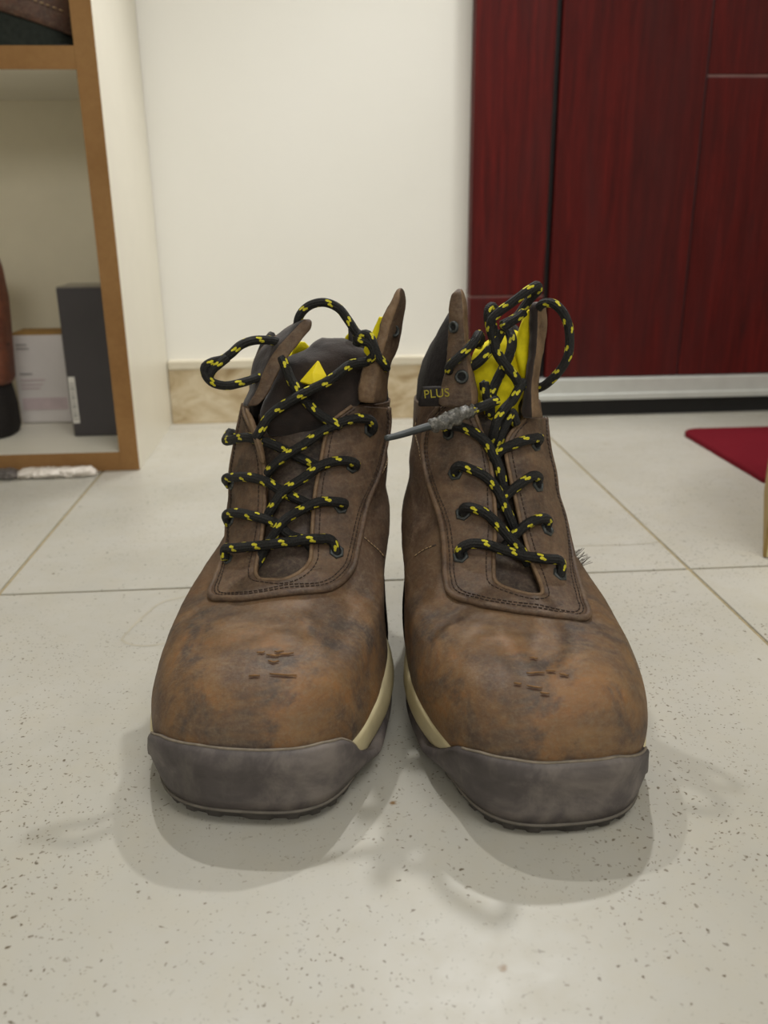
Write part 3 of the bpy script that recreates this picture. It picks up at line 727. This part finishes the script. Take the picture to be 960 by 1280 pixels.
    sd = np.clip((abs(deg)-64)/14, 0, 1)
    def ringset(rows):
        V = []
        for fn in rows: V.append(np.array([fn(i) for i in range(NP)]))
        return b.world(np.array(V))
    def P(i, z, o): p = at_z(ph[i], z); return p+out[i]*o
    zw = lambda i: zb[i]+.62
    # toe bumper + side wall in grey rubber
    prof = [lambda i: P(i, ztop[i]+.02, -.15), lambda i: P(i, ztop[i]+.03, .10-.06*sd[i]), lambda i: P(i, ztop[i]-.04, .27-.2*sd[i]), lambda i: P(i, ztop[i]-.22, .36-.2*sd[i])]
    for f_ in (.8, .6, .4, .2): prof.append(lambda i, f_=f_: P(i, zw(i)+(ztop[i]-.22-zw(i))*f_, .36+.16*math.sin(math.pi*(1-f_))-.05*(1-f_)-.2*sd[i]-tuck[i]*.6*(1-f_)**1.7))
    prof += [lambda i: P(i, zw(i), .30-.2*sd[i]-tuck[i]*.62), lambda i: P(i, zw(i)-.03, -.9)]
    W = ringset(prof); sole = None
    Fc = grid_faces(len(prof), NP, wrap=True)
    tk = lambda i: tuck[i]*.62+.2*sd[i]
    outs_rows = [lambda i: P(i, zw(i)+.06, .26-tk(i)), lambda i: P(i, zw(i)+.04, .38-tk(i)), lambda i: P(i, zw(i)-.07, .40-tk(i)), lambda i: P(i, zw(i)-.11, .24-tk(i))]
    def lug(i): return (i//5) % 2
    outs_rows += [lambda i: P(i, zw(i)-.14, .22-.10*lug(i)-tk(i)), lambda i: P(i, zb[i]+.08, .16-.14*lug(i)-tk(i)), lambda i: P(i, zb[i]+.0, .0-.14*lug(i)-tk(i)),
                  lambda i: P(i, zb[i]+.0+.25*lug(i), -1.2), lambda i: P(i, zb[i]+.0+.25*lug(i), -2.6)]
    Wo = ringset(outs_rows); Wo[..., 2] = np.maximum(Wo[..., 2], 0.0)
    # close the bottom
    c0 = Wo[-1].mean(0); Vo = np.vstack([Wo.reshape(-1, 3), [[c0[0], c0[1], .004]]]); Fo = grid_faces(len(outs_rows), NP, wrap=True); k = (len(outs_rows)-1)*NP
    Fo += [(k+i, k+(i+1) % NP, len(Vo)-1)[::-1] for i in range(NP)]
    outs = new_mesh('outsole', Vo, Fo, MAT['outsole'], root)
    new_mesh('rubber_toe_guard', W.reshape(-1, 3), Fc, MAT['rubber'], root)
    # welt line above the tread
    wl = b.world(np.array([P(i, zw(i)+.02, .34-tk(i)) for i in range(NP)])); V2, F2, _ = tube_data(np.vstack([wl, wl[:1]]), .0008, 6); new_mesh('welt', V2, F2, MAT['welt'], outs)
    fr = [i for i in range(NP) if TD[1][0]+7 < deg[i] < TD[-2][0]-(14 if side == 'L' else 4) and (side == 'L' or deg[i] > TD[1][0]+26)]
    rim = b.world(np.array([P(i, ztop[i]+.03, .13) for i in fr])); V2, F2, _ = tube_data(rim, .0007, 6); new_mesh('rim', V2, F2, MAT['rimdust'], outs)
    # cream midsole
    crs = [lambda i: P(i, zcr[i], -.12), lambda i: P(i, zcr[i]-.02, .06)]
    for f_ in (.9, .75, .55, .35, .15, 0): crs.append(lambda i, f_=f_: P(i, 1.5+(zcr[i]-.05-1.5)*f_, .10+(.26+.12*sd[i])*math.sin(math.pi*min(1, (1-f_)*.75))-tuck[i]*.48*(1-f_)**1.3))
    crs.append(lambda i: P(i, 1.5, -1.2))
    new_mesh('midsole', ringset(crs).reshape(-1, 3), grid_faces(len(crs), NP, wrap=True), MAT['cream'], root)
    # dark counter hugging the heel
    hc = [i for i in range(NP) if abs(deg[i]) >= 92]; hc = sorted(hc, key=lambda i: deg[i] % 360); hr = []
    for f_ in np.linspace(0, 1, 12):
        z = 3.3+f_*4.4; hr.append([P(i, z, (.50*math.sin(math.pi*min(1, .28+f_*.72))**.6)*min(1, (abs(deg[i])-91)/14)**.5+.02) for i in hc])
    hr.append([P(i, 7.72, -.2) for i in hc]); new_mesh('heel_counter', b.world(np.array(hr)).reshape(-1, 3), grid_faces(13, len(hc)), MAT['counter'], root)
    # insole floor closing the inside
    ins_ = b.world(np.array([ring0*np.array([.97, 1, 0])+np.array([0, 0, 3.0])])[0]); new_mesh('insole', np.vstack([ins_, ins_.mean(0)]), [(i, (i+1) % NP, NP) for i in range(NP)], MAT['padding'], root)
    # ---------------- padded collar behind the flaps
    CP = T['collar']; a0, a1 = CP['range']; n = 90; rows = []
    for d in np.linspace(a0, a1, n):
        r_ = math.radians(d); p = b.surf(np.array(1.), np.array(r_)); q = b.surf(np.array(.97), np.array(r_)); c_ = b.surf(np.ones(36), np.linspace(0, 2*np.pi, 36)).mean(0)
        inw = (c_-p); inw[2] = 0; inw /= np.linalg.norm(inw); H = np.interp(d, CP['deg'], CP['h']); th = .95
        sec = []
        for hx, hz in ((-.02, -.9), (-.05, 0.), (-.12, .3), (-.10, .6), (.08, .85), (.35, .98), (.62, .96), (.95, .75), (1.0, .4), (.9, 0.), (.8, -1.2)):
            bend = CP.get('lean', .25)*H*max(0, hz)**1.5
            sec.append(p+inw*(hx*th+.18+bend)+np.array([0, 0, (hz*H if hz > 0 else hz)]))
        rows.append(sec)
    Wc = b.world(np.array(rows)); co = new_mesh('padded_collar', Wc.reshape(-1, 3), grid_faces(n, 11)+[tuple(range(11))[::-1], tuple((n-1)*11+i for i in range(11))], [MAT['padding'], MAT['yellow']], root)
    for f_ in co.data.polygons:
        j = min(v % 11 for v in f_.vertices)
        if j >= 6 and len(f_.vertices) == 4 and 14*11 < min(f_.vertices) < (n-16)*11: f_.material_index = 1
    # ---------------- tongue under the laces
    rows = T['tongue']; R = np.array(rows, float); R = cr(np.arange(len(R)), R, np.linspace(0, len(R)-1, len(R)*5)); G = []
    for py, xl, xr, dep in R:
        r = []
        for u in np.linspace(0, 1, 18):
            p, nn = b.on(xl+(xr-xl)*u, py); r.append(p-nn*(dep-1.6*math.sin(math.pi*u)+.5*nz(p*100, .9))/1000)
        G.append(r)
    G = np.array(G); sheet('tongue', G, G+np.array([0, .004, -.002]), MAT['tongue'], root)
    T['extra'](b, root)
    # ---------------- eyelets and laces
    for e in T['eyelets']:
        p, nn = b.on(e[0], e[1]); p = p+nn*.0021; eyelet(p, nn, root, r=e[2] if len(e) > 2 else .0046, spin=e[0])
    for (x, y, Y, nrm, r) in T['flap_eyelets']: eyelet(pY(x, y, Y/1000), nrm, root, r=r, sides=0)
    lc = tubes('lace', [b.path(q) for q in T['laces']], .0029, MAT['lace'], root)
    tubes('lace_loop', [b.path(q) for q in T['loops']], T.get('loop_r', .0026), MAT['lace'], root)
    return b, root

MAT['flakemat'] = plain('torn tan leather', (122, 90, 56), .8, 200, .2, .0003)
MAT['tear'] = plain('torn leather crevice', (62, 40, 26), .9, 200, .2, 0)

# ---- the traced lines of each boot
def extra_L(b, root):
    tg = rowpatch('tongue_top', [(424, 402, 430, 528, 2), (430, 391, 446, 525, 5), (439, 380, 458, 522, 8), (452, 352, 466, 519, 10), (470, 344, 466, 515, 9), (488, 336, 460, 511, 8), (505, 328, 450, 508, 7), (520, 324, 436, 505, 6), (534, 328, 424, 505, 4), (546, 334, 408, 506, 2)], MAT['suede'], root, th=.007, seed=2., wr=.0011)
    # folded yellow tab
    V = [pY(398, 449, .5035), pY(374, 477, .5015), pY(393, 482, .4965), pY(409, 470, .5005), pY(391, 466, .4985), pY(401, 473, .5075), pY(380, 481, .5045)]
    o = new_mesh('yellow_tab', V, [(0, 1, 4), (0, 4, 3), (4, 1, 2), (4, 2, 3), (0, 5, 6), (0, 6, 1), (0, 3, 5), (1, 6, 2), (3, 2, 5), (2, 6, 5)], MAT['tab'], tg, origin=np.array(ORG[root.name]), smooth=False)
    bv = o.modifiers.new('b', 'BEVEL'); bv.width = .0006; bv.segments = 2
    slab('collar_flap', [(399, 376, 382, 389, 518, 512, 512), (404, 366, 374, 391, 520, 511, 511), (414, 352, 366, 388, 522, 510, 510), (425, 335, 355, 378, 522, 509, 508), (438, 322, 344, 367, 521, 508, 506), (455, 314, 333, 354, 520, 507, 505), (474, 313, 325, 344, 518, 506, 503), (491, 311, 320, 336, 515, 505, 502), (503, 303, 310, 328, 512, 504, 501), (509, 304, 309, 320, 511, 504, 501)], MAT['flap'], root, th=.0035, mats=(MAT['suede'], MAT['flap']))
    slab('collar_flap', [(360, 499, 501, 503, 517, 515, 517), (364, 494, 499, 507, 515, 512, 519), (374, 490, 500, 508, 513, 510, 522), (384, 484, 497, 508, 512, 509, 524), (395, 478, 492, 505, 511, 508, 524), (411, 474, 487, 503, 510, 507, 524), (428, 470, 482, 501, 508, 505, 522), (441, 462, 478, 497, 507, 504, 520), (455, 455, 476, 488, 506, 502, 516), (473, 449, 474, 486, 504, 500, 514), (488, 446, 470, 485, 503, 499, 513), (499, 447, 468, 484, 502, 499, 512), (505, 450, 467, 484, 502, 500, 511)], MAT['flap'], root, th=.0036, mats=(MAT['edge'], MAT['flap']))
    rowpatch('yellow_lining', [(396, 474, 480, 519, 0), (408, 469, 482, 519, 1), (420, 464, 480, 519, 1), (436, 455, 476, 519, 1), (460, 450, 474, 519, 1)], MAT['yellow'], root, th=.003, nc=6)
    rowpatch('yellow_lining', [(416, 437, 442, 532, 0), (421, 432, 450, 532, 1), (430, 430, 460, 532, 1), (450, 430, 458, 534, 1)], MAT['yellow'], root, th=.003, nc=6)
    rowpatch('yellow_lining', [(427, 375, 381, 532, 0), (432, 370, 386, 532, 1), (438, 366, 390, 532, 1), (450, 362, 388, 534, 1)], MAT['yellow'], root, th=.003, nc=6)
    # small tip of inner leather at the left of the throat
    slab('facing_fold', [(510, 305, 307, 310, 503, 501, 503), (525, 309, 313, 318, 501, 498, 501), (545, 315, 320, 325, 498, 494, 497), (565, 321, 326, 331, 494, 490, 494), (582, 326, 330, 333, 491, 488, 491)], MAT['edge'], root, th=.002, sub=1)
def extra_R(b, root):
    rowpatch('yellow_tongue', [(411, 630, 640, 512, 0), (416, 624, 650, 511, 2), (426, 612, 658, 508, 3), (436, 597, 660, 505, 4), (450, 590, 660, 502, 5), (470, 590, 658, 499, 5), (490, 597, 656, 496, 4), (508, 604, 650, 493, 3), (530, 610, 644, 491, 2)], MAT['yellow'], root, th=.006, seed=5., wr=.0012)
    rowpatch('yellow_lining', [(387, 661, 664, 497, 0), (400, 654, 665, 497, 1), (416, 648, 666, 497, 2), (436, 643, 665, 496, 2), (456, 647, 662, 495, 2), (474, 653, 660, 494, 1)], MAT['yellow'], root, th=.003, nc=8)
    slab('collar_flap', [(361, 573, 575, 577, 496, 494, 496), (365, 567, 577, 580, 494, 491, 496), (371, 563, 578, 583, 494, 490, 497), (382, 561, 579, 585, 493, 489, 497), (400, 561, 579, 585, 493, 488, 497), (420, 560, 581, 586, 492, 487, 496), (437, 559, 583, 587, 491, 486, 495), (450, 558, 585, 590, 490, 485, 494), (464, 556, 587, 592, 489, 484, 493), (480, 551, 590, 596, 488, 483, 492), (494, 548, 592, 598, 487, 482, 491), (503, 547, 592, 598, 486, 482, 490), (511, 549, 591, 596, 485, 482, 489)], MAT['flap'], root, th=.0034, mats=(MAT['flap'], MAT['edge']))
    slab('collar_flap', [(378, 667, 673, 680, 495, 494, 497), (381, 663, 673, 684, 493, 491, 497), (394, 662, 672, 685, 492, 489, 498), (409, 662, 672, 685, 491, 488, 498), (425, 662, 671, 683, 490, 487, 498), (440, 662, 670, 681, 489, 486, 497), (458, 658, 667, 677, 488, 485, 496), (474, 657, 665, 675, 487, 484, 495), (490, 655, 664, 674, 486, 483, 494), (505, 653, 664, 674, 485, 481, 492), (514, 651, 665, 678, 484, 480, 490), (520, 652, 665, 679, 484, 480, 489), (523, 656, 665, 676, 484, 481, 488)], MAT['flap'], root, th=.0034, mats=(MAT['suede'], MAT['edge']))
    # printed band on the collar
    cu = bpy.data.curves.new('lettering', 'FONT'); cu.body = 'PLUS'; cu.size = .0068; cu.extrude = .00015; cu.space_character = 1.05
    ob = bpy.data.objects.new('lettering_tmp', cu); COL.objects.link(ob); dg = bpy.context.evaluated_depsgraph_get(); me = bpy.data.meshes.new_from_object(ob.evaluated_get(dg)); me.name = 'lettering'
    bpy.data.objects.remove(ob); o = bpy.data.objects.new('lettering', me); COL.objects.link(o); me.materials.clear(); me.materials.append(MAT['print'])
    p = pY(530, 498, .486); q = pY(555, 496, .482); ax = (q-p)/np.linalg.norm(q-p); zz = np.array((0, 0, 1.)); yy = zz-ax*(zz@ax); yy /= np.linalg.norm(yy); nn = np.cross(ax, yy)
    o.parent = root; R_ = np.array(ORG[root.name]); q_ = p-R_
    o.matrix_local = Matrix(((ax[0], yy[0], nn[0], q_[0]), (ax[1], yy[1], nn[1], q_[1]), (ax[2], yy[2], nn[2], q_[2]), (0, 0, 0, 1)))
    rowpatch('collar_band', [(484, 528, 562, 490, 1), (492, 526, 560, 489, 1), (500, 524, 558, 488, 1), (508, 523, 556, 489, 1)], MAT['padding'], root, th=.003, nc=6)
    # frayed taped lace end and its tip
    P = b.path([(622, 500, 478), (603, 508, 474), (585, 515, 470)]); tubes('lace', [P], .0029, MAT['lace'], root)
    P = smooth_path([pY(a, c, d) for a, c, d in [(594, 512, .471), (579, 517, .467), (566, 522, .464), (556, 527, .462), (546, 530, .460), (538, 533, .459)]], .0008)
    V, F, L = tube_data(P, .0036+.0*np.arange(len(P)), 16)
    for i in range(len(P)*16):
        k = i//16; c = P[k]; u = k/len(P); f_ = (.75+.45*math.sin(math.pi*u)+.55*noise.noise(Vector(tuple(V[i]*420)))); V[i] = c+(V[i]-c)*f_
    new_mesh('tape_wrap', V, F, MAT['tape'], root)
    P = smooth_path([pY(a, c, d) for a, c, d in [(548, 530, .4605), (536, 533, .459), (522, 537, .457), (509, 541, .455), (495, 545, .453), (482, 548, .451)]], .002); P_n = len(P)
    V, F, L = tube_data(P, np.linspace(.0024, .0017, P_n), 12); new_mesh('aglet', V, F, MAT['aglet'], root)
    # loose fibres at the outer ankle
    VV, FF = [], []
    for k in range(26):
        a = 716+k*.95; c = 690+k*.95; p, nn = b.on(a, c); d = nn*.004+np.array([random.uniform(-.001, .003), 0, random.uniform(-.001, .003)])
        v, f, _ = tube_data(np.array([p, p+d*.5, p+d]), .00012, 4); o_ = len(VV); FF += [tuple(i+o_ for i in x) for x in f]; VV += v.tolist()
    o = new_mesh('loose_threads', VV, FF, MAT['thread'], root); o['kind'] = 'stuff'

TR = {}
TR['L'] = dict(
 throat=[(300, 470), (307, 511), (311, 521), (321, 545), (331, 580), (332, 635), (327, 681), (321, 711), (324, 725), (357, 726), (375, 717), (387, 702), (389, 681), (393, 620), (400, 582), (411, 533), (438, 503), (445, 470)],
 inner=[(307, 511), (318, 540), (331, 580), (332, 635), (327, 681), (321, 711), (324, 725), (340, 727), (357, 726), (375, 717), (387, 702), (389, 681), (393, 620), (400, 582), (411, 533), (438, 508)],
 outer=[(297, 512), (293, 540), (292, 580), (290, 635), (285, 681), (271, 725), (266, 748), (300, 750), (351, 744), (410, 738), (438, 714), (446, 681), (460, 620), (475, 580), (483, 535), (483, 510)],
 seams=[[(455, 672), (464, 680), (473, 688), (480, 697)], [(473, 598), (479, 588), (484, 572)]],
 flakes=[(341, 819, 16), (349, 814, 12), (354, 843, 34), (318, 844, 14), (356, 817, 22), (326, 815, 10), (342, 827, 14)],
 rubber_px=[(184, 922), (190, 917), (203, 919), (225, 926), (250, 931), (300, 935), (350, 935), (400, 928), (425, 921), (437, 926), (452, 939), (462, 946)], rubber_ends=((8, 1.5), (14, 1.5)), spring=.35,
 cream_top=[(-180, 4.2), (-120, 3.8), (-95, 3.8), (-80, 3.6), (-60, 3.2), (0, 3.0), (40, 3.2), (60, 3.6), (80, 3.9), (110, 4.2), (180, 4.2)],
 collar=dict(range=(50, 304), deg=[50, 75, 120, 180, 240, 270, 290, 304], h=[4.6, 4.4, 2.6, 1.9, 3.2, 4.4, 4.2, 3.2]),
 tongue=[(738, 318, 386, 2.), (722, 316, 392, 3.5), (700, 314, 398, 4.), (670, 318, 400, 4.5), (640, 322, 404, 5), (600, 322, 408, 5.5), (560, 316, 418, 6), (530, 312, 430, 6.5), (515, 310, 436, 7)],
 extra=extra_L,
 eyelets=[(419, 691), (424, 634), (438, 583), (459, 537), (289, 702, .0034), (293, 652, .0034), (294, 606, .0034), (291, 555, .0034)],
 flap_eyelets=[(347, 433, 513, (-.6, -.7, .3), .0036), (493, 414, 514, (.55, -.8, .1), .0036), (481, 457, 508, (.5, -.8, .1), .0036)],
 laces=[
  [(287, 703, 3), (291, 694, 6), (305, 690, 6.5), (330, 687, 5), (366, 682, 5), (395, 679, 6.5), (410, 681, 6), (418, 690, 2), (420, 694, -2)],
  [(290, 655, 2), (294, 648, 6), (306, 645, 6.5), (324, 649, 5), (348, 657, 2), (363, 670, 1), (381, 676, 0), (392, 684, -3)],
  [(427, 636, -2), (427, 631, 3.5), (415, 630, 6.5), (399, 631, 6.5), (375, 642, 5), (357, 657, 5.5), (342, 672, 1), (327, 693, 0), (316, 705, -4)],
  [(290, 607, 2), (294, 601, 6), (306, 599, 6.5), (318, 599, 6), (339, 605, 4.5), (357, 617, 1.5), (381, 628, 0), (396, 634, -3)],
  [(442, 588, -2), (441, 582, 3.5), (430, 579, 6.5), (414, 580, 6.5), (396, 587, 6), (381, 599, 4.5), (357, 617, 5), (339, 639, 1), (325, 652, -3)],
  [(284, 556, 2), (287, 550, 6), (299, 547, 7), (324, 550, 6.5), (342, 556, 4), (360, 565, 1), (378, 574, 0), (400, 582, -3)],
  [(462, 543, -2), (461, 535, 4), (455, 527, 6.5), (438, 524, 7), (423, 529, 6.5), (405, 538, 5), (381, 557, 4.5), (357, 574, 4.5), (339, 588, 1), (322, 602, -3)],
  [(320, 547, 497), (325, 539, 496), (336, 521, 497), (360, 503, 496), (387, 488, 495), (411, 476, 496), (423, 467, 498), (438, 456, 501), (452, 453, 504), (463, 452, 507)],
  [(352, 447, 508), (357, 458, 505), (363, 473, 503), (372, 488, 500), (384, 503, 499), (399, 518, 496), (414, 527, 494), (426, 533, 494)]],
 loops=[
  [(352, 432, 518), (345, 427, 514), (330, 425, 510), (315, 426, 506), (300, 432, 503), (289, 442, 501), (279, 449, 501), (264, 453, 500), (256, 459, 500), (257, 468, 499), (264, 477, 498), (281, 482, 498), (300, 479, 500), (313, 475, 504), (324, 471, 510)],
  [(372, 415, 520), (372, 404, 519), (375, 394, 517), (387, 382, 514), (405, 378, 512), (423, 385, 511), (435, 400, 509), (445, 415, 507), (452, 424, 506)],
  [(446, 430, 508), (450, 420, 505), (460, 418, 502), (466, 428, 500), (470, 440, 499), (474, 448, 499), (481, 455, 501), (483, 460, 507)],
  [(462, 450, 503), (468, 442, 499), (463, 430, 500), (452, 426, 503), (446, 422, 508)],
  [(284, 447, 499.5), (274, 455, 499), (266, 462, 499), (262, 470, 499)]],
)
TR['R'] = dict(
 throat=[(586, 470), (589, 500), (594, 521), (602, 540), (610, 565), (616, 600), (619, 654), (617, 690), (617, 716), (620, 730), (632, 738), (655, 743), (674, 746), (677, 741), (671, 722), (658, 685), (646, 638), (637, 597), (631, 565), (634, 545), (651, 524), (656, 510), (660, 470)],
 inner=[(591, 509), (600, 535), (610, 565), (616, 607), (619, 654), (617, 690), (617, 718), (621, 731), (640, 740), (665, 746), (677, 743), (671, 722), (658, 685), (646, 638), (637, 597), (631, 562), (637, 542), (654, 524)],
 outer=[(552, 509), (537, 530), (531, 560), (537, 600), (553, 654), (557, 690), (558, 722), (566, 745), (605, 758), (660, 767), (728, 776), (729, 752), (712, 690), (703, 650), (694, 605), (685, 570), (681, 545), (679, 524)],
 seams=[[(519, 695), (529, 688), (545, 681)], [(528, 580), (524, 560), (520, 540), (521, 522)]],
 flakes=[(669, 841, 22), (688, 838, 12), (647, 854, 10), (668, 858, 20), (705, 843, 12), (667, 822, 10), (681, 866, 12)],
 rubber_px=[(528, 950), (545, 942), (558, 933), (572, 931), (600, 939), (640, 948), (680, 952), (720, 950), (770, 944), (805, 936), (813, 935)], rubber_ends=((14, 1.5), (8, 1.5)), spring=.02,
 cream_top=[(-180, 4.2), (-110, 4.2), (-80, 3.7), (-60, 3.4), (-40, 3.1), (0, 3.0), (60, 3.2), (80, 3.6), (95, 3.8), (120, 3.8), (180, 4.2)],
 collar=dict(range=(40, 320), deg=[40, 75, 120, 180, 240, 285, 320], h=[4.6, 4.4, 2.6, 1.9, 3.6, 5.4, 6.0]),
 tongue=[(752, 626, 672, 2.), (738, 610, 684, 4), (716, 610, 680, 5), (690, 610, 668, 6), (650, 612, 656, 6.5), (600, 608, 646, 7), (560, 602, 640, 7), (530, 596, 652, 7.5), (515, 590, 658, 8)],
 extra=extra_R,
 eyelets=[(577, 697), (580, 643), (571, 592), (563, 543, .0038), (697, 721), (681, 663), (669, 607), (666, 557, .0042)],
 flap_eyelets=[(567, 409, 488.5, (-.75, -.65, .1), .0034), (577, 471, 484, (-.3, -.9, .1), .0040)],
 laces=[
  [(576, 698, -2), (577, 691, 4), (587, 687, 7), (605, 687, 7), (627, 693, 6), (649, 701, 6), (674, 707, 7), (692, 711, 6.5), (698, 719, 2), (699, 724, -2)],
  [(581, 645, -2), (582, 638, 4), (590, 639, 7), (605, 646, 7), (621, 660, 5), (636, 676, 3), (652, 691, 1), (663, 702, -3)],
  [(681, 663, -2), (679, 656, 4), (671, 654, 7), (655, 660, 6), (642, 671, 2), (630, 683, -2)],
  [(572, 595, -2), (572, 588, 4), (579, 586, 7), (592, 591, 7), (608, 601, 6), (621, 615, 3), (630, 632, 1), (639, 651, 0), (648, 663, -4)],
  [(669, 608, -2), (667, 600, 4), (658, 598, 7), (646, 607, 6), (633, 619, 2), (622, 632, -2)],
  [(561, 542, 1), (564, 536, 5), (576, 535, 7), (591, 541, 7), (606, 554, 6), (615, 570, 4), (621, 582, 3), (627, 600, 1), (632, 614, -2)],
  [(668, 559, -1), (667, 551, 4), (655, 552, 7), (640, 556, 6), (624, 565, 3), (614, 577, 0)],
  [(612, 560, 484), (615, 551, 481), (618, 538, 478), (622, 524, 477), (630, 512, 479), (641, 500, 481), (648, 487, 484), (655, 478, 489)],
  [(645, 530, 484), (640, 516, 483), (632, 530, 481), (626, 545, 481), (622, 560, 482)],
  [(612, 509, 488), (615, 491, 488), (621, 476, 488), (630, 458, 488), (638, 440, 489), (640, 425, 492), (636, 413, 496)],
  [(651, 487, 488), (645, 473, 486), (633, 458, 484), (621, 440, 484), (617, 422, 486), (615, 405, 488)],
  [(590, 458, 490), (596, 454, 488), (609, 441, 486), (618, 430, 487), (626, 415, 490)],
  [(605, 478, 488), (607, 492, 487), (612, 505, 486), (613, 520, 485)]],
 loops=[
  [(617, 425, 486), (613, 410, 484), (615, 400, 482), (624, 390, 480), (639, 379, 478), (652, 369, 477), (663, 361, 477), (670, 357, 479), (673, 362, 484), (664, 372, 490), (655, 384, 492), (646, 396, 492), (636, 402, 491), (627, 406, 490)],
  [(612, 408, 489), (610, 396, 489), (611, 386, 489), (615, 383, 491), (619, 388, 494)],
  [(672, 386, 494), (680, 379, 489), (690, 379, 486), (701, 387, 484), (709, 402, 483), (712, 420, 483), (710, 444, 484), (703, 459, 486), (692, 472, 489), (680, 482, 494), (668, 487, 500)],
  [(561, 464, 488), (562, 458, 484), (573, 447, 481), (586, 435, 480), (594, 425, 481), (598, 418, 485), (601, 424, 490), (598, 432, 495)],
  [(628, 411, 487), (636, 404, 487), (646, 398, 488), (655, 390, 490)]],
)
make_boot('L', 'worn brown leather work boot at left, dark tongue with yellow tab, scuffed toe')
make_boot('R', 'worn brown leather work boot at right, bright yellow tongue lining and taped lace tip')
